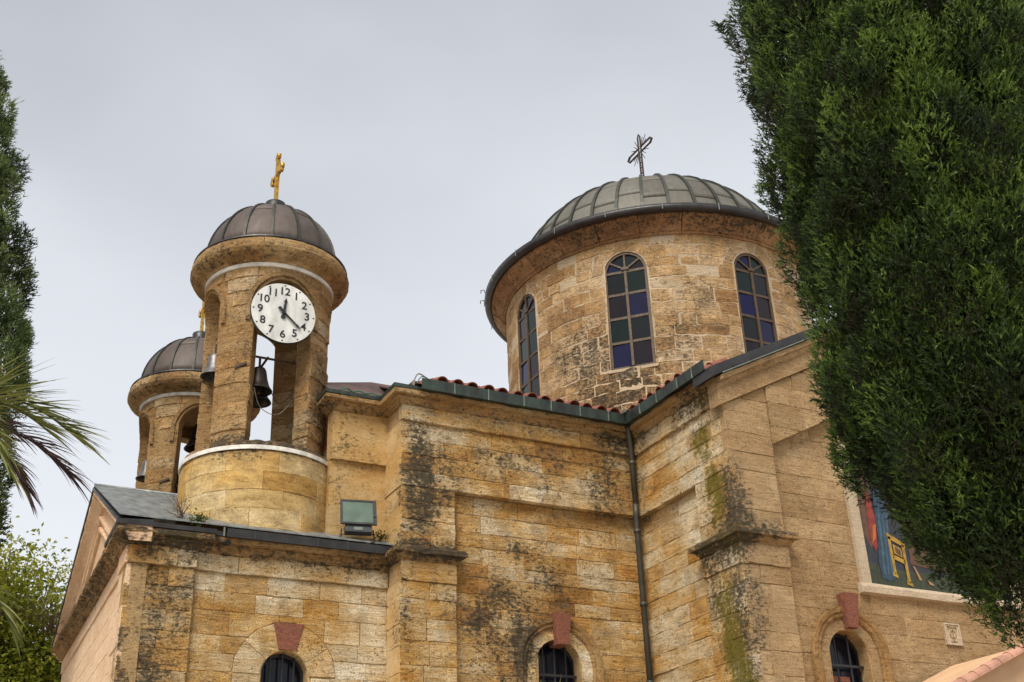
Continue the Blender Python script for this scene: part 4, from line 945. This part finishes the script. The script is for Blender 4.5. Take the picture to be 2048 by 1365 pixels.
for poly in ([(15.02, 7.10), (15.08, 7.08), (15.07, 7.75), (15.01, 7.75)], [(15.30, 6.98), (15.37, 6.95), (15.36, 7.62), (15.30, 7.64)], [(15.0, 7.72), (15.38, 7.58), (15.38, 7.66), (15.0, 7.82)],
             [(15.06, 7.36), (15.32, 7.28), (15.32, 7.36), (15.06, 7.44)], [(15.10, 7.46), (15.28, 7.40), (15.28, 7.56), (15.10, 7.62)], [(14.99, 7.06), (15.10, 7.02), (15.10, 7.08), (15.0, 7.13)], [(15.28, 6.93), (15.41, 6.90), (15.40, 6.96), (15.28, 7.0)]):
    fl(poly, .046, 'mural_yellow', MU, 'painted_chair')
fl([(15.14, 7.47), (15.25, 7.43), (15.25, 7.53), (15.14, 7.58)], .049, 'mural_brown', MU, 'painted_cushion')
fl([(15.48, 7.28), (15.53, 7.25), (15.64, 7.04), (15.58, 7.03)], .046, 'mural_skin', MU, 'painted_foot')
fl([(15.76, 7.05), (15.88, 7.0), (15.90, 6.96), (15.80, 6.98)], .046, 'mural_skin', MU, 'painted_foot')
fl([(15.45, 7.3), (16.4, 7.22), (16.5, 9.1), (15.55, 9.1)], .036, 'mural_brown', MU, 'painted_robe')
MB().add(*[(lambda b: (b.v, b.f))(flat(mpU, [(14.24, 6.86), (14.45, 6.86), (14.45, 9.4), (14.24, 9.4)], .07, -.02))][0]).obj('frame_side', 'white_stone', MU, tone=.6)
flat(mpU, [(17.75, 6.86), (17.96, 6.86), (17.96, 9.4), (17.75, 9.4)], .07, -.02).obj('frame_side', 'white_stone', MU, tone=.5)
flat(mpU, [(14.45, 9.2), (17.75, 9.2), (17.75, 9.4), (14.45, 9.4)], .068, -.02).obj('frame_top', 'white_stone', MU, tone=.5)
sweep([(14.19, YTP), (18.0, YTP)], [(-.02, 6.68), (.10, 6.70), (.11, 6.80), (.075, 6.86), (-.02, 6.862)], step=.3, jit=.003).obj('frame_sill', 'white_stone', MU, tone=.8)

# carved plaque
PQ = thing('plaque', 'small carved white stone plaque with a monogram on the transept wall', 'plaque', (16.13, 14.75, 5.96))
flat(mpU, [(15.95, 5.97), (16.31, 5.97), (16.31, 6.34), (15.95, 6.34)], .025, -.02).obj('slab', 'white_stone', PQ, tone=.9)
for a in ((15.95, 16.31, 5.97, 5.995), (15.95, 16.31, 6.315, 6.34), (15.95, 15.975, 5.995, 6.315), (16.285, 16.31, 5.995, 6.315)): bar(mpU, *a, .04, .02).obj('border', 'white_stone', PQ, tone=1.0)
for a in ((16.03, 16.23, 6.26, 6.285), (16.12, 16.14, 6.02, 6.26), (16.03, 16.05, 6.23, 6.285), (16.21, 16.23, 6.23, 6.285), (16.06, 16.2, 6.02, 6.04)): bar(mpU, *a, .036, .02).obj('letter_stroke', 'mortar', PQ, tone=.1)
V = []; F = []; n = 24
for k in range(n):
    a = 2 * math.pi * k / n
    for r_, d in ((.075, .02), (.075, .036), (.055, .036), (.055, .02)): V.append(mpU(16.13 + r_ * math.sin(a), 6.15 + r_ * math.cos(a), d))
for k in range(n):
    for j in range(3): F.append((k * 4 + j, ((k + 1) % n) * 4 + j, ((k + 1) % n) * 4 + j + 1, k * 4 + j + 1))
obj('letter_ring', V, F, 'mortar', PQ, tone=.1)

# ------------------------------------------------------------------ cables
def cable(pts, r, mat, label, n=6, k=10):
    P = [Vector(p) for p in pts]; out = []
    for i in range(len(P) - 1):
        p0, p1, p2, p3 = P[max(0, i - 1)], P[i], P[i + 1], P[min(len(P) - 1, i + 2)]
        for j in range(k):
            t = j / k; out.append(.5 * ((2 * p1) + (p2 - p0) * t + (2 * p0 - 5 * p1 + 4 * p2 - p3) * t * t + (3 * p1 - p0 - 3 * p2 + p3) * t ** 3))
    out.append(P[-1]); o = MB().tube(out, r, n).obj('cable', mat); return tag(o, label, 'cable')
rd = random.Random(2)
cable([(6.15 + i * .12, 17.9 + rd.uniform(-.04, .03), 10.30 + (.035 if i % 2 else 0) + rd.uniform(0, .02)) for i in range(9)] + [(7.2, 17.6, 10.36), (7.3, 17.35, 10.45)], .012, 'copper_wire', 'green cable snaking along the ledge right of the clock tower')
cable([(7.25, 17.25, 10.30), (7.3, 17.3, 10.48), (7.42, 17.4, 10.62), (7.6, 17.42, 10.56), (7.75, 17.3, 10.42)], .012, 'grey_wire', 'pale cable looped over the corner where the roof tiles begin')
cable([(7.3, 17.22, 10.34), (7.45, 17.35, 10.55), (7.65, 17.35, 10.50), (7.85, 17.2, 10.40)], .009, 'copper_wire', 'green cable loop at the corner where the roof tiles begin')
cable([(5.05, 18.65, 10.75), (5.12, 18.6, 10.45), (5.35, 18.75, 10.25), (5.62, 18.8, 10.55), (5.72, 18.82, 10.7)], .008, 'iron', 'thin black wire looping from the front bell to the tower pier')
cable([(4.78, 18.35, 10.3), (4.95, 18.5, 10.02), (5.3, 18.65, 10.0), (5.6, 18.75, 10.4), (5.72, 18.8, 10.75)], .007, 'grey_wire', 'pale wire sagging below the bells under the clock')
cable([(5.70, 18.72, 11.2), (5.64, 18.7, 10.5), (5.60, 18.68, 9.9), (5.58, 18.66, 9.25)], .009, 'copper_wire', 'green wire running down inside the right pier of the clock tower')

# ------------------------------------------------------------------ foliage
def quads(name, V, mat, parent, tones):
    """V: (n,4,3) array of leaf quads"""
    n = len(V); me = bpy.data.meshes.new('m')
    me.vertices.add(n * 4); me.vertices.foreach_set('co', np.ascontiguousarray(V, dtype=np.float32).ravel())
    me.loops.add(n * 4); me.loops.foreach_set('vertex_index', np.arange(n * 4, dtype=np.int32))
    me.polygons.add(n); me.polygons.foreach_set('loop_start', np.arange(0, n * 4, 4, dtype=np.int32)); me.polygons.foreach_set('loop_total', np.full(n, 4, dtype=np.int32))
    me.materials.append(M[mat]); a = me.attributes.new('tone', 'FLOAT', 'POINT'); a.data.foreach_set('value', np.repeat(tones, 4).astype(np.float32))
    me.update(); me.validate()
    return link(name, me, parent)
def unit(a): return a / (np.linalg.norm(a, axis=1, keepdims=True) + 1e-9)
def sprigs(P, D, L, W, rg, blades=3):
    """feathery sprays: a main blade and side blades, each a narrow pointed quad"""
    n = len(P); S = unit(np.cross(D, rg.normal(size=(n, 3)))); out = []
    for b in range(blades):
        if b == 0: d = D; o = P; l = L; w = W
        else:
            sg = 1 if b % 2 else -1
            d = unit(D + S * sg * rg.uniform(.45, .9, (n, 1))); o = P + D * (L * rg.uniform(.15, .5, n))[:, None]; l = L * rg.uniform(.45, .75, n); w = W * .8
        s = unit(np.cross(d, rg.normal(size=(n, 3))))
        mid = o + d * (l * .45)[:, None]
        out.append(np.stack([o, mid + s * (w / 2)[:, None], o + d * l[:, None], mid - s * (w / 2)[:, None]], 1))
    return np.concatenate(out)
def needles(P, D, L, W, rg, blades):
    n = len(P); S = unit(np.cross(D, rg.normal(size=(n, 3)))); out = []
    for b in range(blades):
        if b == 0: d = D; o = P; l = L
        else:
            d = unit(D * 1.0 + S * (1 if b % 2 else -1) * rg.uniform(.3, 1.0, (n, 1)) + rg.normal(size=(n, 3)) * .25); o = P + D * (L * rg.uniform(0, .85, n))[:, None]; l = L * rg.uniform(.28, .55, n)
        s = unit(np.cross(d, rg.normal(size=(n, 3)))) * (W / 2)[:, None]
        out.append(np.stack([o - s, o + s, o + d * l[:, None]], 1))
    return np.concatenate(out)
def tris(name, V, mat, parent, tones):
    n = len(V); me = bpy.data.meshes.new('m')
    me.vertices.add(n * 3); me.vertices.foreach_set('co', np.ascontiguousarray(V, dtype=np.float32).ravel())
    me.loops.add(n * 3); me.loops.foreach_set('vertex_index', np.arange(n * 3, dtype=np.int32))
    me.polygons.add(n); me.polygons.foreach_set('loop_start', np.arange(0, n * 3, 3, dtype=np.int32)); me.polygons.foreach_set('loop_total', np.full(n, 3, dtype=np.int32))
    me.materials.append(M[mat]); a = me.attributes.new('tone', 'FLOAT', 'POINT'); a.data.foreach_set('value', np.repeat(tones, 3).astype(np.float32))
    me.update(); me.validate(); return link(name, me, parent)
def cypress(name, label, loc, zs, rs, nl, per, sL, lobe, mat, camdir, seed, zvis=(0, 99), group='cypress trees', nw=.0095, nb=7):
    rg = np.random.default_rng(seed); t = thing(name, label, 'cypress tree', (loc[0], loc[1], 0), group)
    Rz = lambda z: np.interp(z, zs, rs)
    # plumes
    zc = rg.uniform(zs[0] + .05, zs[-1] - .2, nl * 3)
    keep = rg.random(nl * 3) < (.15 + .85 * Rz(zc) / max(rs)) * np.where((zc > zvis[0]) & (zc < zvis[1]), 1.0, .5) ; zc = zc[keep][:nl]; n = len(zc)
    th = rg.uniform(0, 2 * np.pi, n)
    face = np.cos(th - camdir); dens = np.where(face > -.3, 1.0, .2) * np.where((zc > zvis[0]) & (zc < zvis[1]), 1.0, .3)
    sc = rg.uniform(.55, 1.45, n); shell = rg.uniform(.64, 1.05, n) * (1 + .035 * np.sin(th * 3 + zc * 1.3) + .04 * np.sin(th * 7 - zc * 3.1))
    rad = np.maximum(.02, Rz(zc) * shell - lobe[0] * sc * .8)
    C = np.stack([rad * np.cos(th), rad * np.sin(th), zc], 1)
    cnt = (per * dens * sc ** 1.3).astype(int); idx = np.repeat(np.arange(n), cnt); m_ = len(idx)
    q = unit(rg.normal(size=(m_, 3))); outw = np.stack([np.cos(th), np.sin(th), th * 0], 1)[idx]
    q = unit(q + outw * .55 + np.array([0, 0, .15]))
    rr = rg.uniform(.75, 1.08, m_)[:, None]
    lean = outw * .35 * (q[:, 2:3] * 0 + 1)
    P = C[idx] + q * rr * np.array([lobe[0], lobe[0], lobe[1]]) * sc[idx][:, None]
    D = unit(q * np.array([1, 1, .5]) * .8 + np.array([0, 0, .75]) + outw * .25 + rg.normal(size=(m_, 3)) * .45)
    L = sL * rg.uniform(.55, 1.5, m_); lt = rg.normal(.46, .17, n)
    tone = np.clip(lt[idx] + (rr[:, 0] - .9) * 1.1 + q[:, 2] * .32 + rg.normal(0, .12, m_), 0, 1)  # plume tops painted lighter and undersides darker, as daylight would leave them
    long_ = rg.random(m_) < .012; L = np.where(long_, L * rg.uniform(1.4, 2.0, m_), L); tone = np.where(long_, tone + .25, tone); tone = np.where((rg.random(n) < .04)[idx], tone * .25, tone)
    brown = rg.random(n) < .04
    V = needles(P, D, L, np.full(m_, nw), rg, nb); T = np.tile(tone, nb)
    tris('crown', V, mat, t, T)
    # inner growth, coloured near black for the shade between plumes; trunk
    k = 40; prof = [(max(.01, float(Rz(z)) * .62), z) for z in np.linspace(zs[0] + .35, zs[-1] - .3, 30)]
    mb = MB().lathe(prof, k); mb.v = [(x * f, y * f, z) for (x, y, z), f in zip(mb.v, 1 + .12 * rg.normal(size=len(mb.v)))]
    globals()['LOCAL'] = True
    mb.obj('shaded_inner_foliage', 'core', t)
    MB().tube([(.34, -.10, 0), (.22, -.06, zs[0]), (0, 0, zs[0] + 1.2), (0, 0, zs[-1] * .7)], [.16, .12, .10, .04], 10).obj('trunk', 'bark', t, True)
    for i in range(14):
        z = rg.uniform(zs[0], zs[0] + (zs[-1] - zs[0]) * .6); a = rg.uniform(0, 6.28); r_ = float(Rz(z + .8)) * .7
        MB().tube([(0, 0, z), (r_ * .6 * math.cos(a), r_ * .6 * math.sin(a), z + .35), (r_ * math.cos(a), r_ * math.sin(a), z + .9)], [.04, .025, .01], 6).obj('branch', 'bark', t, True)
    globals()['LOCAL'] = False
    return t
camd = math.atan2(-5.7, -6.97)
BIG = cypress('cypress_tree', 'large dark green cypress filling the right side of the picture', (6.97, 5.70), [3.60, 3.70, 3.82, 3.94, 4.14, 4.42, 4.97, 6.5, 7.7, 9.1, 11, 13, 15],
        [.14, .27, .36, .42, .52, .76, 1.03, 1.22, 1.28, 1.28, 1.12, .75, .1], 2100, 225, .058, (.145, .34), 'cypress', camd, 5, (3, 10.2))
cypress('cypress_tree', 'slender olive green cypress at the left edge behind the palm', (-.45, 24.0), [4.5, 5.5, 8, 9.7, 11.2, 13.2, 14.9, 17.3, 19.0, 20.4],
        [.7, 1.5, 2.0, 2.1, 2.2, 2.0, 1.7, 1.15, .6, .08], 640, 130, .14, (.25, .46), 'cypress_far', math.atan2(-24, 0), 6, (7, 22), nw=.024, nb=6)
# one loose sprig standing off the big cypress
LOCAL = True
_rg = np.random.default_rng(4); _c = [Vector((-1.00, .70, 8.45)), Vector((-1.10, .79, 8.74)), Vector((-1.15, .835, 8.93)), Vector((-1.19, .87, 9.11))]
MB().tube(_c, [.008, .006, .005, .003], 5).obj('loose_shoot', 'bark', BIG)
_P = []; _D = []
for i in range(90):
    t_ = _rg.uniform(.25, 1) * 3; k_ = min(int(t_), 2); p_ = _c[k_].lerp(_c[k_ + 1], t_ - k_); _P.append(p_); sd = Vector((.75, -.6, .1)) * (1 if i % 2 else -1); _D.append((sd * .8 + Vector((-.05, .05, .75)) + Vector(_rg.normal(size=3)) * .15).normalized())
tris('loose_sprig', needles(np.array(_P), np.array(_D), np.full(90, .10), np.full(90, .012), _rg, 3), 'cypress', BIG, np.full(270, .25))
# leafy tree
def leafy(label, loc, h0, cr, nb, nleaf, seed):
    rg = np.random.default_rng(seed); t = thing('leafy_tree', label, 'tree', (loc[0], loc[1], 0))
    trunk = MB().tube([(0, 0, 0), (.1, 0, h0 * .35), (.0, .1, h0 * .62)], [.22, .17, .12], 10).obj('trunk', 'bark', t, True)
    tips = []
    for i in range(nb):
        z = h0 * rg.uniform(.35, .62); e = unit(rg.normal(size=(1, 3)) * np.array([1, 1, .75]))[0] * np.array(cr) * rg.uniform(.55, 1.0) + np.array([0, 0, h0])
        m1 = np.array([e[0] * .35, e[1] * .35, z + (e[2] - z) * .55])
        MB().tube([(0, 0, z), tuple(m1), tuple(e)], [.07, .04, .012], 6).obj('branch', 'bark', t, True); tips.append((m1, e))
    P = []
    for i in range(nleaf):
        m1, e = tips[rg.integers(nb)]; f = rg.uniform(.3, 1.1); P.append(m1 + (e - m1) * f + rg.normal(size=3) * np.array([.38, .38, .30]))
    P = np.array(P); D = unit(rg.normal(size=(nleaf, 3)) + np.array([0, 0, -.25])); L = rg.uniform(.10, .2, nleaf)
    tone = np.clip(rg.normal(.45, .2, nleaf) + (P[:, 2] - h0) * .06, 0, 1)
    quads('crown', sprigs(P, D, L, L * .36, rg, 3), 'leaves', t, np.tile(tone, 3)); return t
leafy('bright yellow green leafy tree behind the gable at lower left', (2.75, 33.0), 9.3, (2.5, 2.2, 2.9), 70, 30000, 3)

REST = MB(); RT = []
# palm with single leaflets
def frond(parent, pts, r, nlf, Ll, spread, droop, mat, seed, t0=.1):
    rd = random.Random(seed); P = [Vector(p) for p in pts]
    def cur(t):
        x = t * (len(P) - 1); i = min(int(x), len(P) - 2); u = x - i
        p0, p1, p2, p3 = P[max(0, i - 1)], P[i], P[i + 1], P[min(len(P) - 1, i + 2)]
        return .5 * ((2 * p1) + (p2 - p0) * u + (2 * p0 - 5 * p1 + 4 * p2 - p3) * u * u + (3 * p1 - p0 - 3 * p2 + p3) * u ** 3)
    cs = [cur(i / 24) for i in range(25)]
    fr = MB().tube(cs, [r * (1 - .8 * i / 24) for i in range(25)], 6).obj('frond', M['palm'] if mat == 'palm' else M[mat], parent, True)
    for i in range(nlf):
        t = t0 + (1 - t0) * (i + .5) / nlf
        o = cur(t); tg = (cur(min(1, t + .02)) - cur(max(0, t - .02))).normalized()
        side = tg.cross(Vector((0, 0, 1))).normalized(); upv = side.cross(tg)
        for sg in (-1, 1):
            a = R(spread * (1 - .45 * t) + rd.gauss(0, 5)); d = (tg * math.cos(a) + (side * sg * .75 + upv * (.45 + rd.gauss(0, .12))).normalized() * math.sin(a)).normalized()
            L = Ll * (1 - .45 * abs(t - .35)) * rd.uniform(.8, 1.12); w = .019 * rd.uniform(.8, 1.2)
            V = []; wv = d.cross(Vector((rd.gauss(0, .5), rd.gauss(0, .5), 1))).normalized(); K = 5; p = o.copy(); dd = d.copy()
            nrm = dd.cross(wv)
            for k in range(K + 1):
                ww = w * (0.45 if k == 0 else 1.0 if k < 3 else 1 - (k - 2) / (K - 1.6))
                ww = max(ww, .001)
                V += [p - wv * ww * .5, p - nrm * .006 * (1 - k / K), p + wv * ww * .5]
                dd = (dd + Vector((0, 0, -droop / K * (1 + k * .4)))).normalized(); p = p + dd * (L / K)
            F = []
            for k in range(K): F += [(k * 3, k * 3 + 1, k * 3 + 4, k * 3 + 3), (k * 3 + 1, k * 3 + 2, k * 3 + 5, k * 3 + 4)]
            tn = min(1, max(0, rd.gauss(.5, .2)))
            if V[-2].x + PB[0] < .68:          # inner leaflets: joined into one mass
                k0 = len(REST.v); REST.add(V, F); RT.extend([tn] * len(V)); continue
            obj('leaflet', V, F, mat, fr, False, {'tone': [tn] * len(V)})
    return fr
PB = (-1.2, 10.3, 0)
PT = thing('palm_tree', 'feathery palm with green and dry purplish fronds reaching in from the left edge', 'palm tree', PB)
PDZ = -.17
def lp(p): return (p[0] - PB[0] + .16, p[1] - PB[1], p[2] - PB[2] + PDZ)
MB().tube([(0, 0, 0), (.1, 0, 2.5), (.15, -.1, 4.9)], [.22, .18, .2], 12).obj('trunk', 'bark', PT, True)
CR0 = (-1.05, 10.2, 5.0)
frond(PT, [lp(CR0), lp((-.35, 10.15, 5.9)), lp((.20, 10.1, 6.12)), lp((.62, 10.05, 6.0)), lp((.92, 10.02, 5.82))], .02, 52, .60, 50, .10, 'palm', 1, .2)
frond(PT, [lp(CR0), lp((-.4, 10.2, 5.7)), lp((.15, 10.2, 5.90)), lp((.60, 10.2, 5.78)), lp((.92, 10.2, 5.55))], .018, 46, .55, 46, .30, 'palm_dry', 2, .25)
frond(PT, [lp(CR0), lp((-.4, 10.35, 5.5)), lp((.10, 10.4, 5.85)), lp((.42, 10.4, 5.72)), lp((.62, 10.4, 5.45))], .018, 40, .50, 50, .25, 'palm_dry', 3, .3)
frond(PT, [lp(CR0), lp((-.4, 10.05, 5.75)), lp((.05, 10.0, 6.0)), lp((.40, 9.95, 5.95)), lp((.66, 9.9, 5.8))], .018, 44, .55, 55, .12, 'palm', 5, .2)
frond(PT, [lp(CR0), lp((-.5, 10.0, 5.6)), lp((-.05, 9.9, 5.85)), lp((.25, 9.85, 5.7)), lp((.42, 9.8, 5.4))], .018, 36, .5, 50, .25, 'palm', 6, .25)
frond(PT, [lp(CR0), lp((-.5, 10.5, 5.0)), lp((.1, 10.6, 4.85)), lp((.55, 10.6, 4.55)), lp((.72, 10.6, 4.3))], .018, 28, .42, 50, .25, 'palm', 4, .3)

_o = REST.obj('inner_leaflets', 'palm', PT, attrs={'tone': RT}); _o['kind'] = 'stuff'
# low fan of palm leaves below the nave window
FP = thing('palm_shrub', 'tips of a green palm shrub poking up below the nave window', 'plant', (8.40, 15.0, 0))
MB().tube([(0, 0, 0), (0, 0, 4.3)], [.1, .07], 8).obj('trunk', 'bark', FP, True)
rd = random.Random(8)
for i in range(17):
    a = R(-62 + 124 * i / 16 + rd.gauss(0, 3)); L = .72 * rd.uniform(.85, 1.05); dx, dz = math.sin(a), math.cos(a); yy = rd.gauss(0, .08)
    V = [(0, 0, 4.36), (dx * L * .5 - dz * .014, yy * .5, 4.36 + dz * L * .5 + dx * .014), (dx * L * .5, yy * .5 - .01, 4.36 + dz * L * .5), (dx * L * .5 + dz * .014, yy * .5, 4.36 + dz * L * .5 - dx * .014), (dx * L, yy, 4.36 + dz * L)]
    obj('leaf', V, [(0, 2, 1), (0, 3, 2), (1, 2, 4), (2, 3, 4)], 'weed', FP, False, {'tone': [rd.uniform(.6, 1.0)] * 5})

# weeds rooted in the masonry
def weed(label, loc, n, h, sp, mat, seed, leaves=True):
    rg = np.random.default_rng(seed); t = thing('weed', label, 'weed', loc, 'weeds growing on the masonry')
    mb = MB(); LP = []
    for i in range(n):
        e = np.array([rg.normal(0, sp), rg.normal(0, sp * .5), h * rg.uniform(.5, 1.1)]); m1 = e * np.array([.3, .3, .6])
        mb.tube([(rg.normal(0, sp * .25), 0, 0), tuple(m1), tuple(e)], [.005, .004, .002], 4)
        for k in range(14): f = rg.uniform(.3, 1); LP.append(m1 * (1 - f) + e * f + rg.normal(size=3) * .025)
    mb.obj('stems', mat, t)
    P = np.array(LP); D = unit(rg.normal(size=(len(P), 3)) + np.array([0, 0, .5])); L = rg.uniform(.025, .06, len(P))
    quads('foliage', sprigs(P, D, L, L * (.5 if leaves else .12), rg, 2), mat, t, np.tile(np.clip(rg.normal(.5, .2, len(P)), 0, 1), 2))
weed('small green weed on the cornice at the foot of the clock tower', (3.92, 17.76, 7.53), 16, .22, .09, 'weed', 1)
weed('dry brown weed left of the green weed at the clock tower base', (3.70, 17.95, 7.62), 22, .42, .17, 'dry_weed', 2, False)
weed('dry grey weed tuft at the far lower end of the gable cornice', (2.85, 25.4, 7.55), 40, .7, .35, 'dry_weed', 3, False)
weed('tiny green weed on the ledge behind the floodlight', (6.95, 17.95, 7.72), 8, .12, .06, 'weed', 4)
LOCAL = False

# ------------------------------------------------------------------ porch at the lower right corner
PO = thing('porch_roof', 'peach plastered porch gable with terracotta edge in the lower right corner', 'porch', (15.5, 12.5, 0))
mpO = plane_map((0, 12.6), (1, 0))
flat(mpO, [(12.2, 0), (19.2, 0), (19.2, 4.2), (15.7, 5.55), (12.2, 4.1)], 0, -1.9).obj('porch_wall', 'porch', PO)
for i in range(14):
    u = 12.1 + i * .26; z = 4.14 + (u - 12.2) * .414
    tile(PO, (u, 12.62 - .12, z), (.924, 0, .382), L=.32, r=.11, mat='porch_tile')
for i in range(14):
    u = 19.3 - i * .26; z = 4.14 + (19.2 - u) * .386
    tile(PO, (u, 12.62 - .12, z), (-.933, 0, .36), L=.32, r=.11, mat='porch_tile')
